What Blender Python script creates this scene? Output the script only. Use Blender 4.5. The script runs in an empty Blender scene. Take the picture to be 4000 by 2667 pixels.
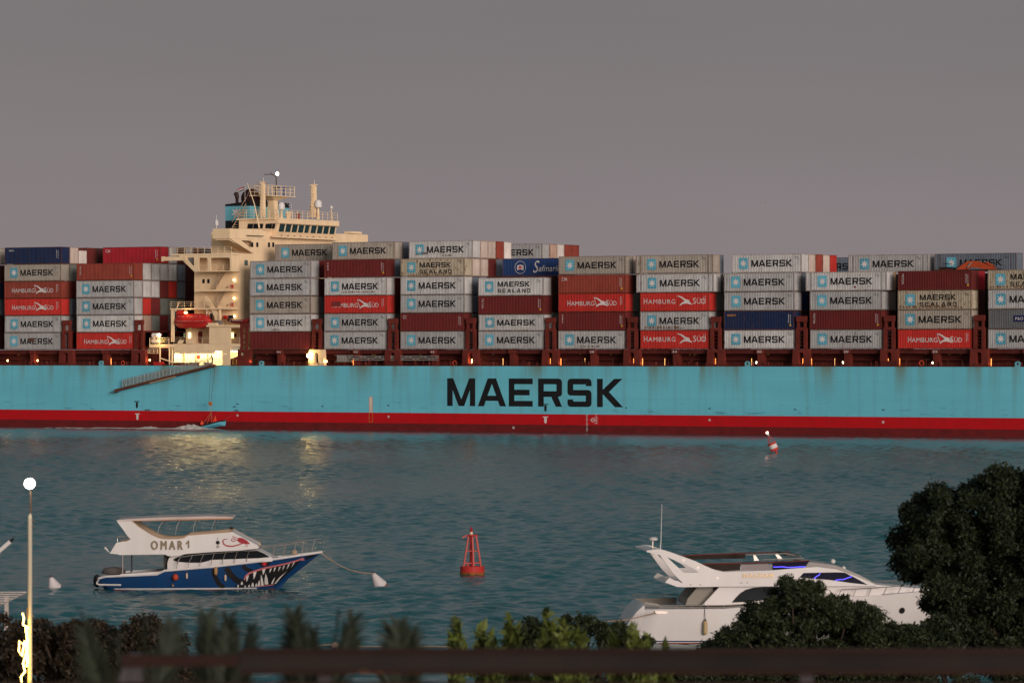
import bpy, bmesh, math, random
import numpy as np
from mathutils import Vector, Matrix
from mathutils.geometry import tessellate_polygon
from mathutils.bvhtree import BVHTree
R = math.radians
scene = bpy.context.scene
COL = scene.collection
random.seed(7)
rng = np.random.default_rng(7)

# ---------------------------------------------------------------- camera
F = 15611.8            # focal length in photo pixels (4000 px wide frame)
YH = 1391.0            # row of the horizon
HC = 12.19             # camera height above the water
cam_d = bpy.data.cameras.new('camera')
cam = bpy.data.objects.new('camera', cam_d)
COL.objects.link(cam)
cam.location = (0, 0, HC)
cam.rotation_euler = (R(90), 0, 0)
cam_d.sensor_width = 36
cam_d.lens = F / 4000 * 36
cam_d.shift_y = (YH - 1333.5) / 4000
cam_d.clip_start = 0.5
cam_d.clip_end = 30000
cam_d.dof.use_dof = True
cam_d.dof.focus_distance = 600
cam_d.dof.aperture_fstop = 4.5
scene.camera = cam

# ---------------------------------------------------------------- sky
SUN_AZ = Vector((0.42, -0.91, 0)).normalized()
SUN_EL = R(7)
world = bpy.data.worlds.new('World')
scene.world = world
world.use_nodes = True
wt = world.node_tree
wt.nodes.clear()
def wn(t, **k):
    n = wt.nodes.new(t)
    for a, b in k.items():
        setattr(n, a, b)
    return n
w_out = wn('ShaderNodeOutputWorld')
sky = wn('ShaderNodeTexSky', sky_type='NISHITA', sun_disc=False)
sky.sun_elevation = R(2.5)
sky.sun_rotation = math.atan2(SUN_AZ.x, SUN_AZ.y)
sky.dust_density = 2.0
bg1 = wn('ShaderNodeBackground')
bg1.inputs[1].default_value = 0.03
wt.links.new(sky.outputs[0], bg1.inputs[0])
# dusty dusk veil: colour by height above the horizon, faint cloud bands, warm afterglow in the west
tc = wn('ShaderNodeTexCoord')
sep = wn('ShaderNodeSeparateXYZ')
wt.links.new(tc.outputs['Generated'], sep.inputs[0])
ramp = wn('ShaderNodeValToRGB')
cr = ramp.color_ramp
stops = [(0.0, (.244, .211, .222)), (0.02, (.232, .206, .224)), (0.045, (.200, .186, .216)), (0.078, (.153, .142, .175)),
         (0.20, (.088, .130, .154)), (0.5, (.070, .116, .142)), (1.0, (.055, .10, .13))]
while len(cr.elements) < len(stops):
    cr.elements.new(0.5)
for e, (p, c) in zip(cr.elements, stops):
    e.position = p
    e.color = (*c, 1)
wmap = wn('ShaderNodeMapping')
wmap.inputs['Scale'].default_value = (5, 5, 26)
wnoise = wn('ShaderNodeTexNoise')
wnoise.inputs['Scale'].default_value = 1.0
wnoise.inputs['Detail'].default_value = 4
wt.links.new(tc.outputs['Generated'], wmap.inputs[0])
wt.links.new(wmap.outputs[0], wnoise.inputs[0])
wmr = wn('ShaderNodeMapRange')
wmr.inputs['From Min'].default_value = .3
wmr.inputs['From Max'].default_value = .7
wmr.inputs['To Min'].default_value = .96
wmr.inputs['To Max'].default_value = 1.04
wt.links.new(wnoise.outputs[0], wmr.inputs[0])
wmul = wn('ShaderNodeVectorMath', operation='SCALE')
wt.links.new(sep.outputs[2], ramp.inputs[0])
wt.links.new(ramp.outputs[0], wmul.inputs[0])
wt.links.new(wmr.outputs[0], wmul.inputs['Scale'])
dot = wn('ShaderNodeVectorMath', operation='DOT_PRODUCT')
dot.inputs[1].default_value = (SUN_AZ.x * .98, SUN_AZ.y * .98, .15)
wt.links.new(tc.outputs['Generated'], dot.inputs[0])
glow = wn('ShaderNodeMapRange')
glow.inputs['From Min'].default_value = 0.1
glow.inputs['From Max'].default_value = 1.0
wt.links.new(dot.outputs['Value'], glow.inputs[0])
gpow = wn('ShaderNodeMath', operation='POWER')
gpow.inputs[1].default_value = 2.0
wt.links.new(glow.outputs[0], gpow.inputs[0])
gcol = wn('ShaderNodeVectorMath', operation='SCALE')
gcol.inputs[0].default_value = (.80, .66, .60)
wt.links.new(gpow.outputs[0], gcol.inputs['Scale'])
wadd = wn('ShaderNodeVectorMath', operation='ADD')
wt.links.new(wmul.outputs[0], wadd.inputs[0])
wt.links.new(gcol.outputs[0], wadd.inputs[1])
bg2 = wn('ShaderNodeBackground')
bg2.inputs[1].default_value = 0.95
wt.links.new(wadd.outputs[0], bg2.inputs[0])
wsum = wn('ShaderNodeAddShader')
wt.links.new(bg1.outputs[0], wsum.inputs[0])
wt.links.new(bg2.outputs[0], wsum.inputs[1])
wt.links.new(wsum.outputs[0], w_out.inputs[0])

# low soft afterglow light from behind the camera
sun_d = bpy.data.lights.new('sun', 'SUN')
sun_d.energy = 2.7
sun_d.angle = R(25)
sun_d.color = (1.0, .91, .85)
sun = bpy.data.objects.new('sun', sun_d)
COL.objects.link(sun)
sdir = Vector((SUN_AZ.x * math.cos(SUN_EL), SUN_AZ.y * math.cos(SUN_EL), math.sin(SUN_EL)))
sun.rotation_euler = (-sdir).to_track_quat('-Z', 'Y').to_euler()
scene.view_settings.view_transform = 'Standard'
scene.view_settings.look = 'None'
scene.view_settings.exposure = 0
scene.view_settings.gamma = 1
scene.render.engine = 'CYCLES'
scene.cycles.use_denoising = True
scene.cycles.max_bounces = 6
scene.cycles.sample_clamp_indirect = 4
scene.cycles.caustics_reflective = False
scene.cycles.caustics_refractive = False

# ---------------------------------------------------------------- helpers
def at(x, y, Y):
    """the point at distance Y that the photo shows at pixel (x, y)"""
    return Vector(((x - 2000) * Y / F, Y, HC - (y - YH) * Y / F))
PHI = 1.035833
Y0 = 640.386
SI, CO = math.sin(PHI), math.cos(PHI)
TH = math.atan2(-CO, SI)                       # ship frame: s along the ship, d across it (away), h up
def SS(x, d=0.0):
    t = (x - 2000) / F
    return (t * (Y0 + d * SI) - d * CO) / (SI + t * CO)
def SH(x, y, d=0.0):
    return HC - (y - YH) * (Y0 - SS(x, d) * CO + d * SI) / F
SHIP_M = Matrix.Translation((0, Y0, 0)) @ Matrix.Rotation(TH, 4, 'Z')
def ship_pt(s, d, h):
    return SHIP_M @ Vector((s, d, h))

class MB:
    """collects shapes; build() links them as one mesh object"""
    def __init__(self):
        self.v, self.f = [], []
    def add(self, vs, fs):
        n = len(self.v)
        self.v += [tuple(p) for p in vs]
        self.f += [tuple(i + n for i in q) for q in fs]
        return self
    def hexa(self, p):
        return self.add(p, [(0, 3, 2, 1), (4, 5, 6, 7), (0, 1, 5, 4), (1, 2, 6, 5), (2, 3, 7, 6), (3, 0, 4, 7)])
    def box(self, x0, x1, y0, y1, z0, z1):
        return self.hexa([(x0, y0, z0), (x1, y0, z0), (x1, y1, z0), (x0, y1, z0), (x0, y0, z1), (x1, y0, z1), (x1, y1, z1), (x0, y1, z1)])
    def tube(self, pts, r, n=6, cap=True):
        pts = [Vector(p) for p in pts]
        rs = r if isinstance(r, (list, tuple)) else [r] * len(pts)
        base = len(self.v)
        up0 = None
        for i, p in enumerate(pts):
            a = pts[max(i - 1, 0)]
            b = pts[min(i + 1, len(pts) - 1)]
            t = (b - a).normalized()
            u = t.cross(Vector((0, 0, 1)))
            if u.length < .05:
                u = t.cross(Vector((0, 1, 0)))
            u.normalize()
            if up0 is not None and u.dot(up0) < 0:
                u = -u
            up0 = u
            w = t.cross(u)
            for k in range(n):
                an = 2 * math.pi * k / n
                self.v.append(tuple(p + (u * math.cos(an) + w * math.sin(an)) * rs[i]))
        for i in range(len(pts) - 1):
            for k in range(n):
                a = base + i * n + k
                b = base + i * n + (k + 1) % n
                self.f.append((a, b, b + n, a + n))
        if cap:
            self.f.append(tuple(base + k for k in reversed(range(n))))
            self.f.append(tuple(base + (len(pts) - 1) * n + k for k in range(n)))
        return self
    def prism(self, poly, a0, a1, axis='y', holes=()):
        loops = [list(poly)] + [list(h) for h in holes]
        def P(q, a):
            return (q[0], a, q[1]) if axis == 'y' else (a, q[0], q[1]) if axis == 'x' else (q[0], q[1], a)
        tris = tessellate_polygon([[Vector((q[0], q[1], 0)) for q in l] for l in loops])
        flat = [q for l in loops for q in l]
        n = len(flat)
        vs = [P(q, a0) for q in flat] + [P(q, a1) for q in flat]
        fs = [tuple(t) for t in tris] + [tuple(i + n for i in reversed(t)) for t in tris]
        k = 0
        for l in loops:
            m = len(l)
            for i in range(m):
                j = (i + 1) % m
                fs.append((k + i, k + j, k + j + n, k + i + n))
            k += m
        return self.add(vs, fs)
    def lathe(self, prof, c, n=14, M=None):
        vs, fs = [], []
        for r, z in prof:
            for k in range(n):
                a = 2 * math.pi * k / n
                p = Vector((r * math.cos(a), r * math.sin(a), z))
                vs.append(tuple((M @ p if M else p) + Vector(c)))
        for i in range(len(prof) - 1):
            for k in range(n):
                a, b = i * n + k, i * n + (k + 1) % n
                fs.append((a, b, b + n, a + n))
        fs.append(tuple(reversed(range(n))))
        fs.append(tuple((len(prof) - 1) * n + k for k in range(n)))
        return self.add(vs, fs)
    def sheet(self, tv, tf, fn):
        return self.add([fn(*p) for p in tv], tf)
    def mesh(self, name, m, smooth=False):
        me = bpy.data.meshes.new(name)
        me.from_pydata(self.v, [], self.f)
        bm = bmesh.new()
        bm.from_mesh(me)
        bmesh.ops.recalc_face_normals(bm, faces=bm.faces)
        bm.to_mesh(me)
        bm.free()
        if m:
            me.materials.append(m)
        if smooth:
            me.polygons.foreach_set('use_smooth', [True] * len(me.polygons))
            try:
                me.set_sharp_from_angle(angle=R(40))
            except Exception:
                pass
        return me
    def build(self, name, m, parent=None, smooth=False):
        return link(name, self.mesh(name, m, smooth), parent)

def link(name, me, parent=None):
    o = bpy.data.objects.new(name, me)
    COL.objects.link(o)
    if parent is not None:
        o.parent = parent
    return o
def tag(o, label=None, cat=None, group=None, kind=None):
    for k, v in (('label', label), ('category', cat), ('group', group), ('kind', kind)):
        if v:
            o[k] = v
    return o
def thing(name, label, cat, loc=(0, 0, 0), rz=0.0, group=None):
    o = bpy.data.objects.new(name, None)
    o.empty_display_size = .3
    COL.objects.link(o)
    o.location = loc
    o.rotation_euler = (0, 0, rz)
    return tag(o, label, cat, group)
def rrect(x0, x1, z0, z1, r, n=3):
    out = []
    for cx, cz, a0 in ((x1 - r, z1 - r, 0), (x0 + r, z1 - r, 90), (x0 + r, z0 + r, 180), (x1 - r, z0 + r, 270)):
        for k in range(n + 1):
            a = R(a0 + 90 * k / n)
            out.append((cx + r * math.cos(a), cz + r * math.sin(a)))
    return out
def circle(cx, cz, r, n=14):
    return [(cx + r * math.cos(2 * math.pi * k / n), cz + r * math.sin(2 * math.pi * k / n)) for k in range(n)]
def ribbon(pts, w):
    """a flat band of width w along a 2-D path, as a polygon"""
    L, Rr = [], []
    ws = w if isinstance(w, (list, tuple)) else [w] * len(pts)
    for i, p in enumerate(pts):
        a, b = pts[max(i - 1, 0)], pts[min(i + 1, len(pts) - 1)]
        dx, dz = b[0] - a[0], b[1] - a[1]
        l = math.hypot(dx, dz) or 1
        nx, nz = -dz / l * ws[i] / 2, dx / l * ws[i] / 2
        L.append((p[0] + nx, p[1] + nz))
        Rr.append((p[0] - nx, p[1] - nz))
    return L + Rr[::-1]
def tess(poly, holes=()):
    loops = [list(poly)] + [list(h) for h in holes]
    flat = [q for l in loops for q in l]
    return flat, [tuple(t) for t in tessellate_polygon([[Vector((q[0], q[1], 0)) for q in l] for l in loops])]

# ---------------------------------------------------------------- materials
MATS = {}
def paint(name, col, rough=.55, var=.12, rust=0.0, grime=.25, metal=0.0, streak=(1.6, 1.6, .22), spec=.15, rnd=0.0):
    if name in MATS:
        return MATS[name]
    m = bpy.data.materials.new(name)
    m.use_nodes = True
    nt = m.node_tree
    b = nt.nodes['Principled BSDF']
    b.inputs['Roughness'].default_value = rough
    b.inputs['Metallic'].default_value = metal
    b.inputs['Specular IOR Level'].default_value = spec
    N = lambda t: nt.nodes.new(t)
    tcn = N('ShaderNodeTexCoord')
    oi = N('ShaderNodeObjectInfo')
    rv = N('ShaderNodeMath'); rv.operation = 'MULTIPLY'; rv.inputs[1].default_value = 37.0
    nt.links.new(oi.outputs['Random'], rv.inputs[0])
    off = N('ShaderNodeVectorMath'); off.operation = 'ADD'
    nt.links.new(tcn.outputs['Object'], off.inputs[0])
    nt.links.new(rv.outputs[0], off.inputs[1])
    mp = N('ShaderNodeMapping'); mp.inputs['Scale'].default_value = streak
    nt.links.new(off.outputs[0], mp.inputs[0])
    n1 = N('ShaderNodeTexNoise'); n1.inputs['Scale'].default_value = 1.0; n1.inputs['Detail'].default_value = 5
    nt.links.new(mp.outputs[0], n1.inputs[0])
    r1 = N('ShaderNodeMapRange')
    r1.inputs['From Min'].default_value = .38; r1.inputs['From Max'].default_value = .72
    r1.inputs['To Min'].default_value = 0; r1.inputs['To Max'].default_value = grime
    nt.links.new(n1.outputs[0], r1.inputs[0])
    mx = N('ShaderNodeMixRGB')
    mx.inputs[1].default_value = (*col, 1)
    mx.inputs[2].default_value = (col[0] * .5 + .02, col[1] * .45 + .012, col[2] * .4 + .008, 1)
    nt.links.new(r1.outputs[0], mx.inputs[0])
    last = mx.outputs[0]
    # broad unevenness and an overall shade that differs from one object to the next
    n2 = N('ShaderNodeTexNoise'); n2.inputs['Scale'].default_value = .45; n2.inputs['Detail'].default_value = 3
    nt.links.new(off.outputs[0], n2.inputs[0])
    r2 = N('ShaderNodeMapRange')
    r2.inputs['From Min'].default_value = .3; r2.inputs['From Max'].default_value = .7
    r2.inputs['To Min'].default_value = 1 - var; r2.inputs['To Max'].default_value = 1 + var
    nt.links.new(n2.outputs[0], r2.inputs[0])
    r3 = N('ShaderNodeMapRange')
    r3.inputs['To Min'].default_value = 1 - rnd; r3.inputs['To Max'].default_value = 1 + rnd
    nt.links.new(oi.outputs['Random'], r3.inputs[0])
    mm = N('ShaderNodeMath'); mm.operation = 'MULTIPLY'
    nt.links.new(r2.outputs[0], mm.inputs[0]); nt.links.new(r3.outputs[0], mm.inputs[1])
    sc = N('ShaderNodeVectorMath'); sc.operation = 'SCALE'
    nt.links.new(last, sc.inputs[0]); nt.links.new(mm.outputs[0], sc.inputs['Scale'])
    last = sc.outputs[0]
    if rust > 0:
        mp3 = N('ShaderNodeMapping'); mp3.inputs['Scale'].default_value = (2.6, 2.6, 1.1)
        nt.links.new(off.outputs[0], mp3.inputs[0])
        n3 = N('ShaderNodeTexNoise'); n3.inputs['Scale'].default_value = 1.0; n3.inputs['Detail'].default_value = 7; n3.inputs['Roughness'].default_value = .7
        nt.links.new(mp3.outputs[0], n3.inputs[0])
        r4 = N('ShaderNodeMapRange')
        r4.inputs['From Min'].default_value = .66 - rust * .25; r4.inputs['From Max'].default_value = .74 - rust * .2
        r4.inputs['To Max'].default_value = .85
        nt.links.new(n3.outputs[0], r4.inputs[0])
        mr = N('ShaderNodeMixRGB'); mr.inputs[2].default_value = (.12, .045, .02, 1)
        nt.links.new(r4.outputs[0], mr.inputs[0]); nt.links.new(last, mr.inputs[1])
        last = mr.outputs[0]
    nt.links.new(last, b.inputs['Base Color'])
    MATS[name] = m
    return m
def glowing(name, col, strength):
    if name in MATS:
        return MATS[name]
    m = bpy.data.materials.new(name)
    m.use_nodes = True
    nt = m.node_tree
    b = nt.nodes['Principled BSDF']
    b.inputs['Base Color'].default_value = (*col, 1)
    b.inputs['Emission Color'].default_value = (*col, 1)
    b.inputs['Emission Strength'].default_value = strength
    MATS[name] = m
    return m
def glassy(name, col=(.01, .012, .015), rough=.08):
    if name in MATS:
        return MATS[name]
    m = paint(name, col, rough=rough, var=.05, grime=.1, spec=.12)
    return m
BLACK = paint('black_paint', (.012, .012, .014), .5, var=.15, grime=.3)
WHITE = paint('white_paint', (.62, .57, .54), .5, var=.05, grime=.15)
LETTER_WHITE = paint('letter_white', (.62, .56, .53), .6, var=.1, grime=.2)
STAR_BLUE = paint('emblem_blue', (.10, .34, .44), .55, var=.12, grime=.2, rnd=.15)
CREAM = paint('cream_paint', (.80, .58, .36), .5, var=.06, rust=.06, grime=.18, streak=(.7, .7, .12))
CREAM_D = paint('cream_deck', (.42, .30, .19), .6)
DKRED = paint('hatch_red', (.085, .015, .012), .6, var=.2, rust=.15, grime=.4)
REDBR = paint('lashing_red', (.135, .022, .016), .6, var=.2, rust=.2, grime=.35)
STEEL = paint('grey_steel', (.30, .27, .24), .45, metal=.2)
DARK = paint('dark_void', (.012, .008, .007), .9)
ORANGE = paint('orange_red', (.62, .07, .03), .5)
LRED = paint('lifeboat_red', (.44, .022, .018), .45, var=.08, grime=.2)
RUSTBR = paint('rusty_steel', (.10, .036, .022), .7, var=.25, rust=.3, grime=.4)
FLANGE = paint('beam_rust', (.026, .010, .007), .8, var=.3, rust=.12, grime=.5)
LAMP_W = glowing('lamp_warm', (1.0, .52, .17), 9)
LAMP_O = glowing('lamp_orange', (1.0, .30, .07), 2.2)
LAMP_H = glowing('lamp_white', (1.0, .84, .55), 18)

# ---------------------------------------------------------------- lettering
GLYPH = {
 'M': (265, [(0, 0), (0, 258), (57, 258), (134, 62), (208, 258), (265, 258), (265, 0), (215, 0), (215, 150), (161, 0), (108, 0), (52, 150), (52, 0)], None),
 'A': (264, [(0, 0), (92, 258), (170, 258), (264, 0), (206, 0), (188, 50), (74, 50), (57, 0)], [(90, 98), (172, 98), (131, 208)]),
 'E': (222, [(0, 0), (0, 258), (222, 258), (222, 206), (52, 206), (52, 155), (193, 155), (193, 103), (52, 103), (52, 52), (222, 52), (222, 0)], None),
 'R': (220, [(0, 0), (0, 258), (190, 258), (211, 249), (220, 228), (220, 120), (211, 98), (183, 90), (220, 0), (163, 0), (121, 90), (52, 90), (52, 0)], [(52, 142), (169, 142), (169, 206), (52, 206)]),
 'S': (219, [(167, 190), (219, 190), (219, 228), (210, 250), (190, 258), (30, 258), (9, 250), (0, 228), (0, 130), (9, 110), (28, 103), (167, 103), (167, 50), (52, 50), (52, 68), (0, 68), (0, 28), (9, 8), (28, 0), (190, 0), (211, 8), (219, 28), (219, 125), (210, 147), (190, 155), (52, 155), (52, 206), (167, 206)], None),
 'K': (235, [(0, 0), (0, 258), (52, 258), (52, 158), (155, 258), (230, 258), (108, 138), (235, 0), (162, 0), (52, 118)] + [(52, 0)], None),
 'L': (195, [(0, 0), (0, 258), (52, 258), (52, 52), (195, 52), (195, 0)], None),
 'N': (225, [(0, 0), (0, 258), (58, 258), (172, 85), (172, 258), (225, 258), (225, 0), (167, 0), (52, 173), (52, 0)], None),
 'D': (220, [(0, 0), (0, 258), (185, 258), (211, 249), (220, 228), (220, 30), (211, 9), (185, 0)], [(52, 52), (168, 52), (168, 206), (52, 206)]),
}
def block_text(word, gap=44, tight=('MA', 'AE', 'EA', 'LA', 'AL', 'AN')):
    """word in wide block capitals; cap height 1, returned as (verts, faces, width)"""
    vs, fs, x = [], [], 0
    for i, ch in enumerate(word):
        w, poly, hole = GLYPH[ch]
        tv, tf = tess([(p[0] + x, p[1]) for p in poly], [[(p[0] + x, p[1]) for p in hole]] if hole else ())
        n = len(vs)
        vs += [(a / 258, b / 258) for a, b in tv]
        fs += [tuple(k + n for k in t) for t in tf]
        x += w + (25 if word[i:i + 2] in tight and gap < 60 else gap)
    return vs, fs, max(v[0] for v in vs)
FONT_CACHE = {}
def font_text(s, spacing=1.0):
    """s in the built-in font as flat triangles, scaled to the unit square"""
    if (s, spacing) in FONT_CACHE:
        return FONT_CACHE[s, spacing]
    cu = bpy.data.curves.new('text', 'FONT')
    cu.body = s
    cu.resolution_u = 3
    cu.space_character = spacing
    o = bpy.data.objects.new('text', cu)
    COL.objects.link(o)
    me = bpy.data.meshes.new_from_object(o.evaluated_get(bpy.context.evaluated_depsgraph_get()))
    vs = [(v.co.x, v.co.y) for v in me.vertices]
    fs = [tuple(p.vertices) for p in me.polygons]
    bpy.data.objects.remove(o)
    bpy.data.curves.remove(cu)
    bpy.data.meshes.remove(me)
    x0, x1 = min(v[0] for v in vs), max(v[0] for v in vs)
    y0, y1 = min(v[1] for v in vs), max(v[1] for v in vs)
    vs = [((a - x0) / (x1 - x0), (b - y0) / (y1 - y0)) for a, b in vs]
    FONT_CACHE[s, spacing] = (vs, fs)
    return vs, fs
def put_text(mb, s, x0, x1, z0, z1, y, shear=0, spacing=1.0):
    tv, tf = font_text(s, spacing)
    return mb.sheet(tv, tf, lambda a, b: (x0 + a * (x1 - x0) + shear * b * (z1 - z0), y, z0 + b * (z1 - z0)))
def put_block(mb, s, x0, x1, z0, z1, y, gap=44):
    tv, tf, w = block_text(s, gap)
    return mb.sheet(tv, tf, lambda a, b: (x0 + a / w * (x1 - x0), y, z0 + b * (z1 - z0)))
def put_poly(mb, poly, y, holes=()):
    tv, tf = tess(poly, holes)
    return mb.sheet(tv, tf, lambda a, b: (a, y, b))
def star(cx, cz, r, n=7, inner=.42, ax=1.0):
    return [(cx + ax * (r if k % 2 == 0 else r * inner) * math.sin(math.pi * k / n), cz + (r if k % 2 == 0 else r * inner) * math.cos(math.pi * k / n)) for k in range(2 * n)]
# ================================================================ water
def make_water():
    rows, y = [], 112.0
    while y < 780:
        rows.append(y)
        y += min(max(.30, y * .0012), .60)
    rows = np.array(rows)
    nx = 680
    t = np.linspace(-1, 1, nx)
    half = rows * .20 + 16
    X = half[:, None] * t[None, :]
    Y = np.repeat(rows[:, None], nx, 1)
    cell = np.maximum(2 * half / nx, np.gradient(rows))[:, None]
    Z = np.zeros_like(X)
    r = np.random.default_rng(3)
    for k in range(64):
        lam = .40 * (2.6 / .40) ** (k / 63)
        a = r.normal(-1.75, .75)
        amp = .0077 * lam ** .95
        kx, ky = 2 * np.pi / lam * np.cos(a), 2 * np.pi / lam * np.sin(a)
        fade = np.clip((lam / cell - 2.0) / 1.5, 0, 1)
        ph = r.uniform(0, 6.28)
        Z += fade * amp * np.sin(kx * X + ky * Y + ph + .6 * np.sin(.11 * X + .07 * Y + k))
    # broad gusts make calmer and rougher patches
    g = .75 + .3 * np.sin(X * .045 + Y * .021 + 1) * np.sin(Y * .03 - X * .02) + .15 * np.sin(X * .11 - Y * .05)
    Z *= g
    co = np.stack([X, Y, Z], -1).reshape(-1, 3).astype(np.float32)
    ny = len(rows)
    idx = np.arange(ny * nx).reshape(ny, nx)
    q = np.stack([idx[:-1, :-1], idx[:-1, 1:], idx[1:, 1:], idx[1:, :-1]], -1).reshape(-1, 4)
    me = bpy.data.meshes.new('water')
    me.vertices.add(len(co)); me.vertices.foreach_set('co', co.ravel())
    me.loops.add(q.size); me.loops.foreach_set('vertex_index', q.ravel().astype(np.int32))
    me.polygons.add(len(q))
    me.polygons.foreach_set('loop_start', np.arange(0, q.size, 4, dtype=np.int32))
    me.polygons.foreach_set('use_smooth', np.ones(len(q), dtype=bool))
    me.update(calc_edges=True)
    return me
wm = bpy.data.materials.new('sea_water')
wm.use_nodes = True
nt = wm.node_tree
wb = nt.nodes['Principled BSDF']
wb.inputs['Base Color'].default_value = (.012, .088, .092, 1)
wb.inputs['Roughness'].default_value = .17
wb.inputs['IOR'].default_value = 1.333
wb.inputs['Specular IOR Level'].default_value = .5
ntc = nt.nodes.new('ShaderNodeTexCoord')
nmp = nt.nodes.new('ShaderNodeMapping'); nmp.inputs['Scale'].default_value = (1.3, 1.0, 1)
nno = nt.nodes.new('ShaderNodeTexNoise'); nno.inputs['Scale'].default_value = 1.5; nno.inputs['Detail'].default_value = 4
nbp = nt.nodes.new('ShaderNodeBump'); nbp.inputs['Strength'].default_value = .55; nbp.inputs['Distance'].default_value = .12
nt.links.new(ntc.outputs['Object'], nmp.inputs[0]); nt.links.new(nmp.outputs[0], nno.inputs[0])
nt.links.new(nno.outputs[0], nbp.inputs['Height']); nt.links.new(nbp.outputs[0], wb.inputs['Normal'])
wme = make_water()
wme.materials.append(wm)
tag(link('water', wme), kind='structure')
sea = MB().box(-9000, 9000, -400, 20000, -6, -.7).build('sea', wm)
tag(sea, kind='structure')

# ================================================================ the container ship
ship = thing('container_ship', 'huge pale blue container ship with red waterline band and tall cream deckhouse', 'container ship', (0, Y0, 0), TH)
DECK = 10.59
def sp(name, mb, m, parent=None, label=None, smooth=False):
    o = mb.build(name, m, parent or ship, smooth)
    if label:
        o['label'] = label
    return o
# hull paint: blue above, bright red boot band, duller red below; rust streaks run down from the deck edge
hm = bpy.data.materials.new('hull_paint')
hm.use_nodes = True
nt = hm.node_tree
hb = nt.nodes['Principled BSDF']
hb.inputs['Roughness'].default_value = .5
hb.inputs['Specular IOR Level'].default_value = .15
def hn(t, **k):
    n = nt.nodes.new(t)
    for a, b in k.items():
        if a in ('operation', 'blend_type', 'interpolation_type'):
            setattr(n, a, b)
        else:
            n.inputs[a.replace('_', ' ')].default_value = b
    return n
L_ = nt.links.new
tcn = hn('ShaderNodeTexCoord')
sx = hn('ShaderNodeSeparateXYZ')
L_(tcn.outputs['Object'], sx.inputs[0])
def mapped(scale):
    m = hn('ShaderNodeMapping', Scale=scale)
    L_(tcn.outputs['Object'], m.inputs[0])
    return m.outputs[0]
def noise(vec, scale=1.0, detail=4, rough=.5):
    n = hn('ShaderNodeTexNoise', Scale=scale, Detail=detail, Roughness=rough)
    L_(vec, n.inputs[0])
    return n.outputs[0]
def mrange(v, a, b, c, d):
    n = hn('ShaderNodeMapRange', From_Min=a, From_Max=b, To_Min=c, To_Max=d)
    L_(v, n.inputs[0])
    return n.outputs[0]
def mul(a, b):
    n = hn('ShaderNodeMath', operation='MULTIPLY')
    L_(a, n.inputs[0]); L_(b, n.inputs[1])
    return n.outputs[0]
def mixc(f, a, col):
    n = hn('ShaderNodeMixRGB')
    L_(f, n.inputs[0])
    if isinstance(a, tuple):
        n.inputs[1].default_value = (*a, 1)
    else:
        L_(a, n.inputs[1])
    n.inputs[2].default_value = (*col, 1)
    return n.outputs[0]
blue = mixc(mrange(noise(mapped((.06, 1, .25)), 1, 3), .35, .65, 0, .55), (.145, .49, .59), (.115, .41, .50))
blue = mixc(mrange(noise(mapped((.9, 1, .04)), 1, 5), .5, .75, 0, .35), blue, (.12, .25, .24))
edge = mrange(sx.outputs[2], 4.0, 10.6, 0, 1)
blue = mixc(mul(mul(edge, edge), mrange(noise(mapped((.33, 1, .02)), 1, 5), .48, .66, 0, .75)), blue, (.15, .15, .07))
blue = mixc(mul(mrange(noise(mapped((.22, 1, 1.6)), 1, 6, .7), .57, .66, 0, .8), mrange(sx.outputs[2], 5.6, 3.0, 0, 1)), blue, (.05, .12, .15))
brick = hn('ShaderNodeTexBrick', Scale=1.0, Mortar_Size=.012, Brick_Width=11.0, Row_Height=2.75)
bm_ = hn('ShaderNodeCombineXYZ')
L_(sx.outputs[0], bm_.inputs[0]); L_(sx.outputs[2], bm_.inputs[1])
L_(bm_.outputs[0], brick.inputs[0])
n = hn('ShaderNodeMath', operation='MULTIPLY'); L_(brick.outputs['Fac'], n.inputs[0]); n.inputs[1].default_value = .45
blue = mixc(n.outputs[0], blue, (.06, .2, .23))
red = mixc(mrange(noise(mapped((.5, 1, .5)), 1, 5), .4, .7, 0, .5), (.47, .008, .012), (.33, .010, .012))
low = mixc(mrange(noise(mapped((.6, 1, .9)), 1, 6, .6), .4, .65, 0, .7), (.15, .016, .016), (.09, .012, .012))
low = mixc(mrange(noise(mapped((.8, 1, 2.2)), 1, 7, .75), .66, .7, 0, .6), low, (.30, .22, .17))
def step(z):
    n = hn('ShaderNodeMath', operation='GREATER_THAN')
    n.inputs[1].default_value = z
    L_(sx.outputs[2], n.inputs[0])
    return n.outputs[0]
m1 = hn('ShaderNodeMixRGB'); L_(step(1.27), m1.inputs[0]); L_(low, m1.inputs[1]); L_(red, m1.inputs[2])
m2 = hn('ShaderNodeMixRGB'); L_(step(2.976), m2.inputs[0]); L_(m1.outputs[0], m2.inputs[1]); L_(blue, m2.inputs[2])
L_(m2.outputs[0], hb.inputs['Base Color'])

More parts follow.
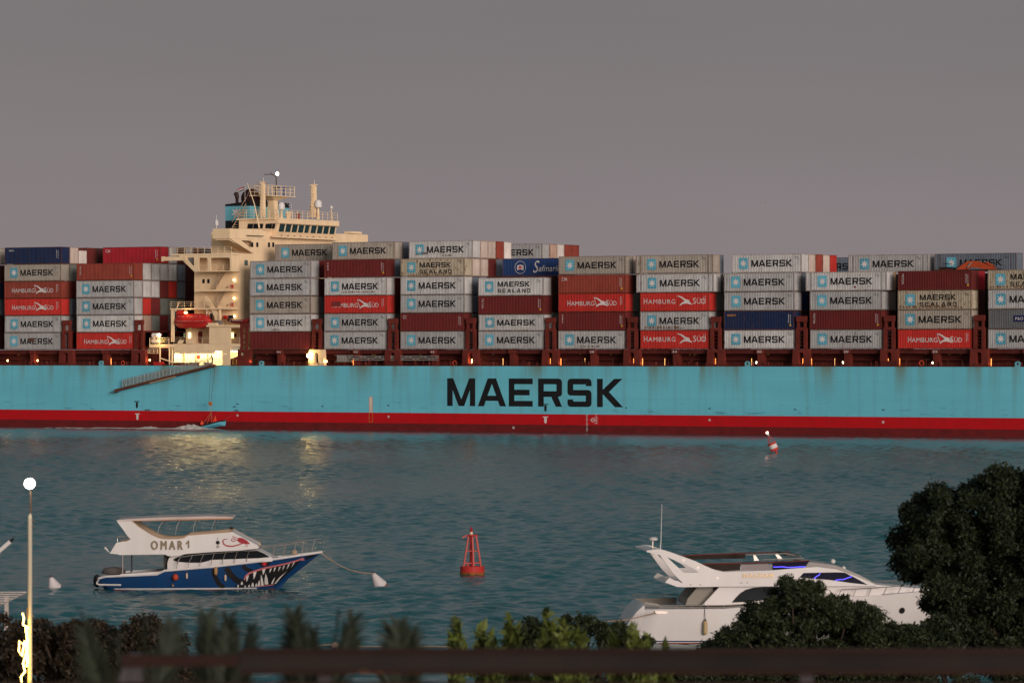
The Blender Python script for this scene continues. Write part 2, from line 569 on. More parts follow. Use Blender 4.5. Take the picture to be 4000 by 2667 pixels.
hull = MB().prism([(-168, -3), (-160, 4), (-160, DECK), (150, DECK), (172, DECK + 2), (160, -3)], 0, 42.8).build('hull', hm, ship)
sp('deck', MB().box(-158, 150, .15, 42.6, DECK + .004, DECK + .05), DKRED)
b = MB()
put_block(b, 'MAERSK', SS(1747), SS(2434), SH(2090, 1587.5), SH(2090, 1478), -.02, 50)
sp('lettering', b, BLACK)
for x0, y0, w in ((2131, 1593, 7), (535, 1581, 6)):      # tug push marks
    s, h = SS(x0), SH(x0, y0)
    b = MB()
    put_poly(b, [(s - .22, h + .45), (s - .22, h - .35), (s, h - .6), (s + .22, h - .35), (s + .22, h + .45)], -.02)
    put_poly(b, [(s - .55, h + .5), (s + .55, h + .5), (s + .55, h + .65), (s - .55, h + .65)], -.02)
    sp('tug_mark', b, BLACK)
for x0, y0, w in ((2447, 1592, 4), (2772, 1595, 6), (3106, 1598, 5), (3450, 1600, 6), (1260, 1586, 5), (1517, 1583, 6), (928, 1577, 6), (923, 1603, 12), (577, 1600, 14), (915, 1588, 8)):
    s, h = SS(x0), SH(x0, y0)
    b = MB()
    put_poly(b, [(s - w * .04, h - .10), (s + w * .04, h - .10), (s + w * .03, h + .10), (s - w * .04, h + .06)], -.02)
    sp('hull_mark', b, paint('mark_faded', (.04, .10, .13), .6))
b = MB()
for x0, y0 in ((2131, 1640), (537, 1627)):
    s, h = SS(x0), SH(x0, y0)
    put_poly(b, [(s - .22, h + .4), (s - .22, h - .35), (s, h - .6), (s + .22, h - .35), (s + .22, h + .4)], -.02)
    put_poly(b, [(s - .5, h + .42), (s + .5, h + .42), (s + .5, h + .56), (s - .5, h + .56)], -.02)
    sp('tug_mark', b, LETTER_WHITE)
    b = MB()
for k in range(18):                                     # draught scale
    h = 2.9 - k * .155
    s = SS(2293)
    wd = .22 if k % 5 == 0 else .11
    put_poly(b, [(s - wd, h), (s + wd, h), (s + wd, h + .06), (s - wd, h + .06)], -.02)
s, h = SS(2316), SH(2316, 1640)                         # load line disc and grid
put_poly(b, circle(s, h, .34), -.02, [circle(s, h, .24)])
put_poly(b, [(s - .5, h - .03), (s + .5, h - .03), (s + .5, h + .03), (s - .5, h + .03)], -.025)
s = SS(2329)
put_poly(b, [(s - .03, h - .6), (s + .03, h - .6), (s + .03, h + .95), (s - .03, h + .95)], -.02)
for dz in (-.55, -.2, .1, .4, .9):
    put_poly(b, [(s - .35, h + dz), (s + .35, h + dz), (s + .35, h + dz + .06), (s - .35, h + dz + .06)], -.025)
for x0, y0 in ((1518, 1627), (2772, 1640), (3450, 1648), (928, 1622), (2006, 1670)):
    s, h = SS(x0), SH(x0, y0)
    c_ = MB()
    put_poly(c_, circle(s, h, .2, 8), -.02, [circle(s, h, .09, 8)])
    sp('hull_mark', c_, LETTER_WHITE)
sp('draught_marks', b, LETTER_WHITE)
s0, s1 = SS(1443), SS(1454.5)
b = MB()
put_poly(b, [(s0, 2.976), (s1, 2.976), (s1, SH(1448, 1550)), (s0, SH(1448, 1550))], -.02)
pm = sp('pilot_mark', b, paint('pilot_white', (.62, .5, .44)))
b = MB()
put_poly(b, [(s0 - .08, SH(1448, 1649)), (s1 + .08, SH(1448, 1649)), (s1 + .08, SH(1448, 1549)), (s0 - .08, SH(1448, 1549))], -.012,
         [[(s0, SH(1448, 1648)), (s1, SH(1448, 1648)), (s1, SH(1448, 1550)), (s0, SH(1448, 1550))]])
sp('mark_border', b, paint('mark_orange', (.55, .2, .03)), pm)

# ---------------------------------------------------------------- stack positions
PITCH = 14.872
BAY = {'Z': -118.3, 'A': -102.82, 'B': -87.31}
for i, nme in enumerate('CDEFGHIJKL'):
    BAY[nme] = -51.36 + PITCH * i
BASE, TIER, ROWP, D0 = 13.33, 2.955, 2.50, .8

# hatch coaming, pillars and lashing bridges between the stacks
b = MB()
b.box(-158, SS(590, 2) - .2, 3.0, 41, DECK + .05, BASE - .06)
b.box(-51.6, 150, 3.0, 41, DECK + .05, BASE - .06)
sp('hatch_coaming', b, DKRED)
b = MB()
for a, e in ((-158, SS(590, 2) - .2), (-51.6, 150)):
    b.box(a, e, 1.2, 2.99, BASE - .75, BASE - .1)
    b.box(a, e, 2.2, 2.98, DECK + 1.0, DECK + 1.15)
    b.box(a, e, 2.5, 2.985, DECK + 1.9, DECK + 2.0)
sp('coaming_ledge', b, DKRED)
gaps = {}
for nme, s in BAY.items():
    gaps[nme] = s + 12.19 + 1.36
NUMS = {'A': '', 'B': '', 'C': '94', 'D': '43', 'E': '42', 'F': '', 'G': '38', 'H': '34', 'I': '30', 'J': '20', 'K': '22', 'L': ''}
for nme, g in gaps.items():
    if nme in 'Z':
        continue
    if nme == 'B':
        g -= .2
    pillar_m = REDBR
    if nme == 'C':
        pillar_m = CREAM
    b = MB()
    w = 1.55
    b.prism([(g - w, DECK + .06), (g - w * .9, BASE - .05), (g + w * .9, BASE - .05), (g + w, DECK + .06)], .35, 1.15,
            holes=[rrect(g - .42, g + .42, DECK + .35, BASE - .55, .35)])
    pil = sp('pillar', b, pillar_m)
    b = MB()
    b.box(g - .95, g - .45, .45, .95, BASE, 16.2)
    b.box(g + .4, g + .9, .45, .95, BASE, 16.2)
    b.box(g - .95, g + .9, .46, .94, 16.2, 16.5)
    b.box(g - .8, g + .75, .5, .9, 16.5, 16.62)
    b.box(g - .75, g - .45, .5, .9, 16.62, 17.5)
    b.box(g + .4, g + .72, .5, .9, 16.62, 17.5)
    b.box(g - .85, g + .82, .42, .98, 17.5, 18.35)
    for k in range(5):
        b.box(g - .45, g + .4, .62, .72, BASE + .45 + k * .55, BASE + .52 + k * .55)
    # cross frame running over to the far side of the ship
    b.box(g - .35, g + .3, 1.6, 41, 16.25, 16.55)
    for k in range(16):
        d = 1.8 + k * 2.5
        b.box(g - .25, g + .2, d, d + .35, BASE, 16.25)
    b.box(g - .2, g + .15, 1.7, 41, BASE + .02, BASE + .5)
    sp('lashing_bridge', b, REDBR)
    if nme in 'DJ':
        sp('deck_locker', MB().prism(rrect(g - 1.3, g + 1.3, DECK + .06, DECK + .9, .1), .1, .3), DKRED)
for nme, s in BAY.items():
    c = s + 5.9 + (.3 if nme > 'C' else 0)
    b = MB().box(c - .42, c + .42, .9, 2.19, DECK + .05, BASE - .12)
    b.box(c - .6, c + .6, .7, 1.19, BASE - .7, BASE - .11)
    sp('pillar', b, REDBR)
    if NUMS.get(nme):
        numb = MB()
        put_text(numb, NUMS[nme], c - .4, c + .4, BASE - .62, BASE - .28, .69)
        sp('bay_number', numb, LETTER_WHITE)
    # small fittings along the deck edge: stanchions, valves, steps
    r = random.Random(ord(nme))
    for k in range(7):
        fb = MB()
        q = s + 1 + r.random() * 11
        hh = .5 + r.random() * .7
        fb.box(q, q + .06, .5, .56, DECK + .05, DECK + hh)
        if k % 2:
            fb.box(q + .06, q + .5, .5, .55, DECK + hh - .08, DECK + hh)
        if k % 3 == 0:
            sp('deck_valve', MB().tube([(q + 1, .8, DECK + .05), (q + 1, .8, DECK + .7)], .16, 8), REDBR)
        sp('deck_fitting', fb, RUSTBR if nme in 'CGK' else REDBR)
    for k in range(3):
        fb = MB()
        q = s + 1.5 + r.random() * 9.5
        fb.box(q, q + .3, 2.0, 2.15, BASE - 1.0 + r.random() * .3, BASE - .62)
        sp('warning_plate', fb, paint('plate_yellow', (.35, .2, .03)))
# thin handrail along the deck edge
b = MB()
for a, e in ((-105, SS(590) - .5), (-50.5, 92)):
    n = int((e - a) / 1.9)
    for k in range(n + 1):
        q = a + (e - a) * k / n
        b.box(q - .025, q + .025, .2, .25, DECK + .05, DECK + .62)
    b.box(a, e, .19, .26, DECK + .3, DECK + .33)
sp('deck_rail', b, REDBR)
# mooring eyes in hull blue
for x in (392, 1018, 2917, 3973):
    s = SS(x)
    e = MB().prism(circle(s, DECK + .42, .42, 16), .1, .45, holes=[circle(s, DECK + .45, .2, 12)])
    e.box(s - .42, s + .42, .11, .44, DECK + .005, DECK + .2)
    sp('fairlead', e, paint('fairlead_blue', (.13, .36, .42)))
# deck lamps
def point(name, loc, energy, col, radius=.12):
    d = bpy.data.lights.new(name, 'POINT')
    d.energy = energy
    d.color = col
    d.shadow_soft_size = radius
    o = bpy.data.objects.new(name, d)
    COL.objects.link(o)
    o.parent = ship
    o.location = loc
    return o
for x, y, big in ((30, 1408, 1), (147, 1408, 1), (282, 1408, 1), (585, 1406, 1), (983, 1411, 1), (1276, 1411, 1), (1850, 1417, 2), (1380, 1412, 0), (434, 1408, 0),
                  (2191, 1417, 0), (2510, 1418, 0), (2833, 1420, 0), (2285, 1416, 3), (2597, 1417, 3), (2936, 1420, 3), (2955, 1416, 4), (3136, 1421, 0), (3170, 1419, 0),
                  (3261, 1421, 3), (3292, 1416, 4), (3514, 1420, 0), (3644, 1417, 4), (3838, 1420, 0), (3872, 1420, 0), (2150, 1421, 0), (2475, 1421, 0), (2795, 1421, 0), (3470, 1421, 0), (1965, 1421, 3)):
    s = SS(x, 1.0)
    h = SH(x, y, 1.0)
    b = MB()
    if big in (0, 3):
        b.tube([(s, 1.0, DECK + .15), (s, 1.0, DECK + 1.25)], .035 if big == 3 else .06, 6)
    elif big == 2:
        b.box(s - .35, s + .35, .9, 1.1, DECK + .45, DECK + 1.15)
    else:
        b.lathe([(.05, -.17), (.15, -.08), (.15, .08), (.05, .17)], (s, 1.0, h), 8)
    lm = {0: LAMP_O, 1: LAMP_W, 2: glowing('lamp_amber', (1.0, .5, .16), 12), 3: glowing('lamp_yellow', (1.0, .5, .15), 2.2), 4: glowing('lamp_deckwhite', (1.0, .85, .6), 10)}[big]
    sp('deck_lamp', b, lm)
    if big in (1, 2):
        point('deck_light', (s, .6, h), 40, (1, .42, .14))
    if big == 0:
        point('deck_light', (s, .75, h), 6, (1, .38, .1))
# bright floodlight on the cream pillar
s, h = SS(1208, 0), SH(1208, 1389, 0)
fl = sp('floodlight', MB().lathe([(.1, -.35), (.42, -.25), (.42, .25), (.1, .35)], (s, .1, h), 12), glowing('flood', (1.0, .74, .26), 45))
sp('lamp_arm', MB().tube([(s + .3, .2, h), (s + 1.3, .5, h)], .06), STEEL, fl)
point('flood_light', (s + .25, -.75, h + .05), 12, (1, .62, .18), .3)
point('flood_light', (s + .9, -.4, h + .1), 26, (1, .62, .18), .2)
# lifebuoys
for x in (1776, 3600, 480):
    s, h = SS(x, 1), SH(x, 1418, 1)
    v = [(s + .36 * math.cos(a), 1.0, h + .36 * math.sin(a)) for a in np.linspace(0, 2 * math.pi, 13)]
    sp('lifebuoy', MB().tube(v, .08, 5), ORANGE)
# stowed gangway on a deck frame
b = MB()
xl, xr = SS(1358, .5), SS(1712, .5)
hb0, ht0 = SH(1530, 1406, .5), SH(1530, 1391, .5)
for z in (hb0, (hb0 + ht0) / 2, ht0):
    b.box(xl, xr, .5, .62, z - .06, z + .06)
n = 12
for k in range(n):
    a, c = xl + (xr - xl) * k / n, xl + (xr - xl) * (k + 1) / n
    z0, z1 = (hb0, ht0) if k % 2 else (ht0, hb0)
    b.tube([(a, .56, z0), (c, .56, z1)], .06, 4)
    b.box(a, a + .08, .64, 1.3, hb0 - .05, hb0 + .03)
sp('stowed_ladder', b, STEEL)
b = MB()
x0, x1 = SS(1316, .5), SS(1352, .5)
b.box(x0, x1, .5, 1.5, SH(1330, 1411, .5), SH(1330, 1388, .5))
b.box(x0 - .35, x1 + 1, .45, 1.55, SH(1330, 1388, .5), SH(1330, 1386.5, .5))
b.box(x0 - .35, x1 + 1, .45, 1.55, SH(1330, 1413, .5), SH(1330, 1411, .5))
b.box(x0 + .4, x1 - .5, .42, .5, SH(1330, 1407, .5), SH(1330, 1391, .5))
sp('ladder_winch', b, STEEL)
for x in (1345, 1440, 1530, 1620, 1690):
    s = SS(x, .6)
    b = MB().box(s - .08, s + .08, .6, .76, DECK + .05, hb0 - .07)
    sp('ladder_support', b, REDBR)
# lowered gangway on the hull side
pa, pb = Vector((SS(458), -.35, SH(458, 1530))), Vector((SS(845), -.35, SH(845, 1432)))
b = MB()
dv = pb - pa
up = Vector((0, 0, .42))
b.hexa([pa + Vector((0, -.45, 0)), pb + Vector((0, -.45, 0)), pb + Vector((0, .25, 0)), pa + Vector((0, .25, 0)),
        pa + up + Vector((0, -.45, 0)), pb + up + Vector((0, -.45, 0)), pb + up + Vector((0, .25, 0)), pa + up + Vector((0, .25, 0))])
gw = sp('gangway', b, RUSTBR)
b = MB()
for k in range(25):
    p = pa.lerp(pb, .08 + .9 * k / 24) + Vector((0, -.4, .42))
    b.tube([p, p + Vector((0, 0, 1.3))], .03, 4)
for z in (.3, .7, 1.0, 1.3):
    b.tube([pa.lerp(pb, .08) + Vector((0, -.4, .42 + z)), pb + Vector((0, -.4, .42 + z))], .02, 4)
sp('handrail', b, STEEL, gw)
b = MB()
qa, qb = pa.lerp(pb, .08) + Vector((0, -.39, .45)), pb.lerp(pa, .02) + Vector((0, -.39, .45))
nn = 70
for k in range(nn):                                      # netting: fine crossed cords
    a = qa.lerp(qb, k / nn)
    c = qa.lerp(qb, (k + 1) / nn)
    b.tube([a, c + Vector((0, 0, 1.25))], .028, 3, cap=False)
    b.tube([c, a + Vector((0, 0, 1.25))], .028, 3, cap=False)
sp('netting', b, STEEL, gw)
sp('platform', MB().box(pa.x - .9, pa.x + .4, -.9, -.1, pa.z - .12, pa.z - .02), RUSTBR, gw)
sp('side_plank', MB().hexa([pa.lerp(pb, t) + Vector((0, y, z)) for z in (-.12, .05) for t, y in ((.36, -.55), (.62, -.55), (.62, -.47), (.36, -.47))]), paint('pale_wood', (.4, .26, .15)), gw)
# ================================================================ deckhouse of the ship
def px_box(b, xl, xr, yt, yb, d0, d1, xm=None):
    """box whose near face (at depth d0) is the pixel rectangle xl..xr, yt..yb"""
    xm = xm or (xl + xr) / 2
    return b.box(SS(xl, d0), SS(xr, d0), d0, d1, SH(xm, yb, d0), SH(xm, yt, d0))
def px_poly(pts, d, xm=None):
    return [(SS(x, d), SH(x, y, d)) for x, y in pts]
SF = -54.9                                               # plane of the deckhouse's forward face
TL = SS(759, 3)
# main block across the ship
b = MB()
b.box(SS(825, 7), SF, 7.01, 36, DECK + .05, SH(890, 905, 7))
b.box(TL, SF + .02, 3.0, 7.0, SH(800, 1271, 3), SH(800, 991, 1))
sp('wall', b, CREAM)
# flush upper part at the ship's side with two openings
hp = [(SS(759, .5), SH(800, 1061, .5)), (SS(904, .5), SH(800, 1061, .5)), (SS(904, .5), SH(800, 997, .5)), (SS(700, .5), SH(800, 997, .5)), (SS(700, .5), SH(800, 1003, .5))]
h1 = rrect(SS(776, .5), SS(811, .5), SH(800, 1059, .5), SH(800, 1007, .5), .35)
h2 = rrect(SS(822, .5), SS(898, .5), SH(850, 1059, .5), SH(850, 1007, .5), .35)
h3 = [(SS(729, .5), SH(740, 1012, .5)), (SS(729, .5), SH(740, 1006, .5)), (SS(757, .5), SH(740, 1006, .5)), (SS(758, .5), SH(740, 1037, .5)), (SS(752, .5), SH(740, 1038, .5))]
b = MB().prism(hp, .5, .72, holes=[h1, h2, h3])
b.box(SS(667, .5), SS(904, .5) + .02, .45, 2.98, SH(800, 997, .5), SH(800, 990, .5))
b.box(SS(904, .5) - .18, SS(904, .5) - .01, .73, 2.98, SH(800, 1061, .5), SH(800, 998, .5))
b.box(SS(759, .5), SS(904, .5) - .2, .74, 2.98, SH(800, 1062.5, .5), SH(800, 1058, .5))
b.box(SS(637, .5), SS(729, .5), .3, .9, SH(680, 1018, .5), SH(680, 1003, .5))
b.box(SS(637, .5) - .2, SS(640, .5), .28, .92, SH(640, 1021, .5), SH(640, 1002, .5))
sp('upper_gallery', b, CREAM)
# platforms on the side
b = MB()
px_box(b, 760, 904, 1131, 1138, .8, 2.98)
px_box(b, 665, 904, 1203, 1209, .8, 2.98)
px_box(b, 668, 677, 1209.5, 1335, .9, 1.3)
sp('side_platform', b, CREAM)
def railing(name, segs, hh=1.05, gap=1.3, r=.035, m=CREAM, parent=None):
    b = MB()
    for p, q in segs:
        p, q = Vector(p), Vector(q)
        n = max(1, int((q - p).length / gap))
        for k in range(n + 1):
            c = p.lerp(q, k / n)
            b.tube([c, c + Vector((0, 0, hh))], r, 4)
        for z in (.36, .7, 1.0):
            b.tube([p + Vector((0, 0, hh * z)), q + Vector((0, 0, hh * z))], r * .9, 4)
    return sp(name, b, m, parent)
zt = SH(800, 990, .5)
railing('railing', [((SS(667, .5), .55, zt), (SS(904, .5), .55, zt))])
zp = SH(800, 1131, .8)
railing('railing', [((SS(762, .8), .85, zp), (SS(904, .8), .85, zp)), ((SS(904, .8), .85, zp), (SS(904, .8), 2.9, zp))], r=.02)
zp = SH(700, 1203, .8)
railing('railing', [((SS(667, .8), .85, zp), (SS(904, .8), .85, zp)), ((SS(904, .8), .85, zp), (SS(904, .8), 2.9, zp))], r=.028)
zg = SH(800, 1058, .8)
railing('railing', [((SS(776, .8), .8, zg), (SS(811, .8), .8, zg)), ((SS(822, .8), .8, zg), (SS(898, .8), .8, zg))], r=.025)
# outside stairs
def stair(x0, y0, x1, y1, d, n=11):
    b = MB()
    p, q = Vector((SS(x0, d), d, SH(x0, y0, d))), Vector((SS(x1, d), d, SH(x1, y1, d)))
    for dd in (0, .75):
        o = Vector((0, dd, 0))
        b.hexa([p + o + Vector((-.18, 0, 0)), p + o + Vector((.18, 0, 0)), p + o + Vector((.18, .05, 0)), p + o + Vector((-.18, .05, 0)),
                q + o + Vector((-.18, 0, 0)), q + o + Vector((.18, 0, 0)), q + o + Vector((.18, .05, 0)), q + o + Vector((-.18, .05, 0))])
    for k in range(1, n):
        c = p.lerp(q, k / n)
        b.box(c.x - .2, c.x + .2, d + .06, d + .74, c.z - .03, c.z + .03)
    for k in (0, n // 2, n):
        c = p.lerp(q, k / n)
        b.tube([c, c + Vector((0, 0, .95))], .02, 4)
    b.tube([p + Vector((0, 0, .95)), q + Vector((0, 0, .95))], .025, 4)
    sp('stair', b, CREAM_D)
stair(828, 1131, 868, 1061, 2.0)
stair(834, 1203, 866, 1139, 2.0)
# small windows, round lamps, fire boxes
GLASS = glassy('dark_glass')
for x in (791, 810):
    b = MB().prism(rrect(SS(x, 2.95), SS(x + 8.5, 2.95), SH(x, 1107.5, 2.95), SH(x, 1090, 2.95), .1), 2.92, 2.99)
    sp('window', b, GLASS)
for y in (1094, 1165, 1235):
    s, h = SS(914, 2.8), SH(914, y, 2.8)
    sp('wall_lamp', MB().lathe([(.05, -.15), (.17, -.1), (.17, .1), (.05, .15)], (s, 2.8, h), 8), glowing('lamp_yellowwhite', (1.0, .85, .45), 7))
    point('wall_light', (s, 2.4, h), 3, (1, .7, .3))
for y in (1111, 1182):
    sp('fire_box', px_box(MB(), 901, 910, y, y + 15, 2.8, 2.98), LRED)
    px = (SS(887, 2.6), SH(887, y + 10, 2.6))
    sp('valve', MB().lathe([(.12, -.1), (.2, 0), (.12, .1)], (px[0], 2.75, px[1]), 8), paint('valve_red', (.25, .03, .03)))
# lower casing: boat-deck level with two openings above, lit working deck below
y0 = SH(800, 1272, .6)
b = MB()
d0, d1 = .6, .85
def P_(pts):
    return px_poly(pts, d0)
b.prism(P_([(678, 1381), (838, 1381), (838, 1373), (842, 1369), (864, 1369), (868, 1373), (868, 1381), (886, 1381), (886, 1343.5), (678, 1343.5)]), d0, d1)       # waist band
b.prism(P_([(817, 1343), (886, 1343), (886, 1274), (817, 1274)]), d0, d1)                        # pillar above band
b.prism(P_([(868.5, 1427), (900, 1427), (900, 1274), (886.5, 1274), (886.5, 1381.5), (868.5, 1381.5)]), d0, d1)
b.prism(P_([(900.5, 1358), (937, 1354), (937, 1343.5), (900.5, 1343.5)]), d0, d1)
b.prism(P_([(900.5, 1280), (937, 1280), (937, 1272), (900.5, 1272)]), d0, d1)
px_box(b, 583, 678, 1344, 1358, .55, 3.0)
b.box(SS(678, .6), SS(937, .6), .86, 6.9, SH(800, 1346, .6), SH(800, 1342, .6))                  # boat-deck floor
b.box(SS(808, .6), SS(937, .6), .4, 2.98, SH(800, 1276, .6) - .02, SH(800, 1270, .6))
for x0, x1 in ((678, 681), (744, 746.5)):
    pass
sp('side_casing', b, CREAM)
# recessed wall behind the boat-deck openings
b = MB()
b.box(SS(678, .6), SS(937, .6), 4.2, 6.9, SH(800, 1342, .6) + .02, SH(800, 1276, .6) - .05)
sp('inner_wall', b, CREAM)
YG = glowing('lit_window', (.85, 1.0, .55), 2.6)
for x0, x1, y0_, y1_, m in ((735, 743.5, 1299, 1320, YG), (717, 722, 1300, 1318, paint('pane_green', (.25, .33, .2))), (902, 911, 1299, 1320, glowing('lit_window_warm', (1.0, .85, .35), 2.4))):
    sp('window', px_box(MB(), x0, x1, y0_, y1_, 4.05, 4.19), m)
sp('door', MB().prism(rrect(SS(774, 4.05), SS(789, 4.05), SH(780, 1339, 4.05), SH(780, 1294, 4.05), .3), 4.05, 4.19), paint('door_red', (.14, .012, .012)))
sp('wall_box', px_box(MB(), 913.5, 921, 1302, 1317, 4.0, 4.18), paint('door_red', (.14, .012, .012)))
b = MB()
for x0, x1 in ((697, 719), (736, 760)):
    s0, s1, z0, z1 = SS(x0, .5), SS(x1, .5), SH(720, 1342, .5), SH(720, 1328, .5)
    b.prism([(s0 - .25, z0), (s1 - .35, z0), (s1, z1), (s0 + .15, z1)], .45, .57)
sp('drip_plate', b, CREAM)
zb = SH(800, 1342, .6)
railing('railing', [((SS(678, .6), .65, zb), (SS(817, .6), .65, zb)), ((SS(901, .6), .65, zb), (SS(936, .6), .65, zb))], r=.025)
railing('railing', [((SS(585, .6), .6, SH(630, 1344, .6)), (SS(660, .6), .6, SH(630, 1344, .6)))], r=.05, gap=1.8)
# cage ladder rail left of the lit deck
b = MB()
for y in (1364, 1372, 1379.5):
    z = SH(600, y, .5)
    b.tube([(SS(578, .5), .5, z), (SS(625, .5), .5, z)], .045, 5)
for x in (578, 585, 600, 615):
    b.tube([(SS(x, .5), .5, SH(600, 1364, .5)), (SS(x, .5), .5, SH(600, 1380, .5))], .04, 5)
sp('cage_rail', b, CREAM)
for x in (625, 662, 672.5):
    s = SS(x, .8)
    sp('post', MB().tube([(s, .8, DECK + .05), (s, .8, SH(x, 1358, .8))], .13, 6), CREAM)
sp('handrail', MB().tube([(SS(627, .7), .7, SH(627, 1399, .7)), (SS(678, .7), .7, SH(678, 1416, .7))], .12, 5), CREAM)
sp('bulwark_box', px_box(MB(), 599, 632, 1413.5, 1426, .15, .9), LRED)
b = MB()
px_box(b, 678, 774, 1415.5, 1426.5, .2, .5)
px_box(b, 795, 827, 1415.5, 1426.5, .2, .5)
px_box(b, 633, 677, 1421, 1424, .2, .4)
sp('bulwark', b, DKRED)
# lit working deck
b = MB()
b.box(SS(678, .6), SS(869, .6) + 1.5, 3.6, 3.75, DECK + .06, SH(800, 1344, .6) - .5)
b.box(SS(678, .6), SS(937, .6), .9, 3.55, SH(800, 1370, .6), SH(800, 1348, .6))
b.box(SS(678, .6) - .2, SS(678, .6) - .05, .9, 3.55, DECK + .06, SH(800, 1381, .6))
b.box(SS(937, .6) - .02, SS(937, .6) + .12, .9, 3.55, DECK + .06, SH(800, 1358, .6))
b.box(SS(895, .6), SS(937, .6), 3.56, 3.7, DECK + .06, SH(800, 1358, .6))
sp('deck_passage', b, paint('passage_white', (.75, .68, .50), .5, grime=.15))
sp('rope_guard', MB().prism(P_([(900.5, 1402), (937, 1388), (937, 1427), (900.5, 1427)]), .62, .8), REDBR)
for k, x in enumerate((700, 735, 770, 805, 845, 918)):
    s = SS(x, 1.9)
    sp('ceiling_lamp', MB().box(s - .7, s + .7, 1.6, 1.9, SH(800, 1373, .6), SH(800, 1371, .6)), glowing('tube_light', (1.0, .84, .42), 25))
    point('passage_light', (s, 1.75, SH(800, 1378, .6)), 300 if x < 900 else 260, (1, .80, .36), .35)
b = MB()
for x in (717, 763, 810):
    px_box(b, x, x + 2.5, 1381, 1415, .9, 1.0)
for y in (1401, 1409):
    px_box(b, 680, 868, y, y + .8, .95, 1.0)
for x in (690, 745, 790, 855):
    px_box(b, x, x + 1, 1401, 1420, 1.02, 1.06)
for x, y in ((716, 1390), (716, 1406), (763, 1390), (763, 1406), (803, 1390), (803, 1406)):
    px_box(b, x, x + 9, y, y + 1.6, .8, .88)
sp('passage_frame', b, paint('frame_dark', (.10, .07, .03)))
sp('notice_board', px_box(MB(), 769, 779, 1387, 1401, 3.45, 3.59), LRED)
# ladder frames near the aft lashing gear
b = MB()
for x in (908, 922):
    px_box(b, x, x + 2, 1404, 1424, .3, .4)
for y in (1404, 1413, 1422):
    px_box(b, 910.2, 921.8, y, y + 1.5, .3, .4)
sp('ladder', b, paint('ladder_yellow', (.4, .22, .05)))
# structure right of the deckhouse with lit openings behind
b = MB()
g = SS(955, .6)
b.prism([(g - 1.4, DECK + .06), (g + 1.5, DECK + .06), (g + 1.5, SH(950, 1364, .6)), (g - 1.4, SH(950, 1364, .6))], .6, .8,
        holes=[rrect(g - .75, g - .1, SH(944, 1389, .6), SH(944, 1376, .6), .2)])
b.prism(px_poly([(937.5, 1364), (945, 1364), (945, 1280), (937.5, 1280)], .7), .7, 1.1)
b.prism(px_poly([(958, 1364), (965, 1364), (965, 1260), (958, 1260)], .7), .7, 1.1)
b.prism(px_poly([(937.5, 1279), (970, 1279), (970, 1262), (937.5, 1262)], .6), .6, 1.15)
for y in (1300, 1325, 1345):
    px_box(b, 945.5, 957.5, y, y + 5, .75, 1.05)
sp('lashing_bridge', b, REDBR)
for x0, x1, y0_, y1_ in ((943, 955, 1376, 1389), (943, 953, 1358, 1366), (958, 968, 1357, 1367), (979, 984, 1366, 1378)):
    sp('lit_opening', MB().prism(rrect(SS(x0, 2.9), SS(x1, 2.9), SH(x0, y1_, 2.9), SH(x0, y0_, 2.9), .12), 2.6, 2.99), glowing('opening_glow', (1.0, .80, .36), 2.5))
# davit arm and crane jib at the boat deck
b = MB()
d = 1.2
pa, pb = Vector((SS(800, d), d, SH(800, 1157, d))), Vector((SS(846, d), d, SH(846, 1233, d)))
n = Vector((.25, 0, .16))
b.hexa([pa - n * .5, pa + n * .5, pa + n * .5 + Vector((0, .3, 0)), pa - n * .5 + Vector((0, .3, 0)), pb - n * 1.6, pb + n * 1.6, pb + n * 1.6 + Vector((0, .5, 0)), pb - n * 1.6 + Vector((0, .5, 0))])
px_box(b, 854, 859, 1197, 1245, 1.0, 1.4)
px_box(b, 838, 852, 1230, 1250, 1.3, 2.3)
sp('boat_crane', b, CREAM)
sp('crane_winch', px_box(MB(), 845, 858, 1252, 1267, 1.0, 1.9), paint('winch_grey', (.15, .14, .14)))
b = MB()
px_box(b, 812, 846, 1261, 1271, .5, 2.5)
px_box(b, 816, 822, 1215, 1238, 1.5, 1.9)
px_box(b, 805, 813, 1206, 1226, 1.6, 2.0)
sp('boat_davit', b, CREAM)
sp('wall_box', px_box(MB(), 872, 883, 1232, 1246, 2.4, 2.9), LRED)
for x in (682, 807):
    pts = [(SS(x, .9), .9, SH(x, 1209, .9)), (SS(x, .9), .9, SH(x, 1236, .9))]
    sp('boat_fall', MB().tube(pts, .05, 4), STEEL)
sp('davit_arm', MB().tube([(SS(686, .9), .9, SH(686, 1216, .9)), (SS(701, .9), .9, SH(701, 1177, .9))], .09, 5), CREAM)
s, h = SS(726, .3), SH(726, 1221, .3)
sp('wall_lamp', MB().lathe([(.05, -.2), (.3, -.1), (.3, .1), (.05, .2)], (s, .3, h), 8), LAMP_W)
point('wall_light', (s, -.1, h + .3), 60, (1, .6, .25))
# life raft canister light
s, h = SS(624, .4), SH(624, 1308, .4)
sp('wall_lamp', MB().lathe([(.05, -.2), (.28, -.1), (.28, .1), (.05, .2)], (s, .2, h), 8), LAMP_H)
point('wall_light', (s + .2, -.1, h - 1.0), 150, (1, .58, .18), .2)

# ---------------------------------------------------------------- bridge and wings
zw0, zw1 = SH(860, 932, 0), SH(860, 893, 0)
ws = SS(831, 0)
b = MB()
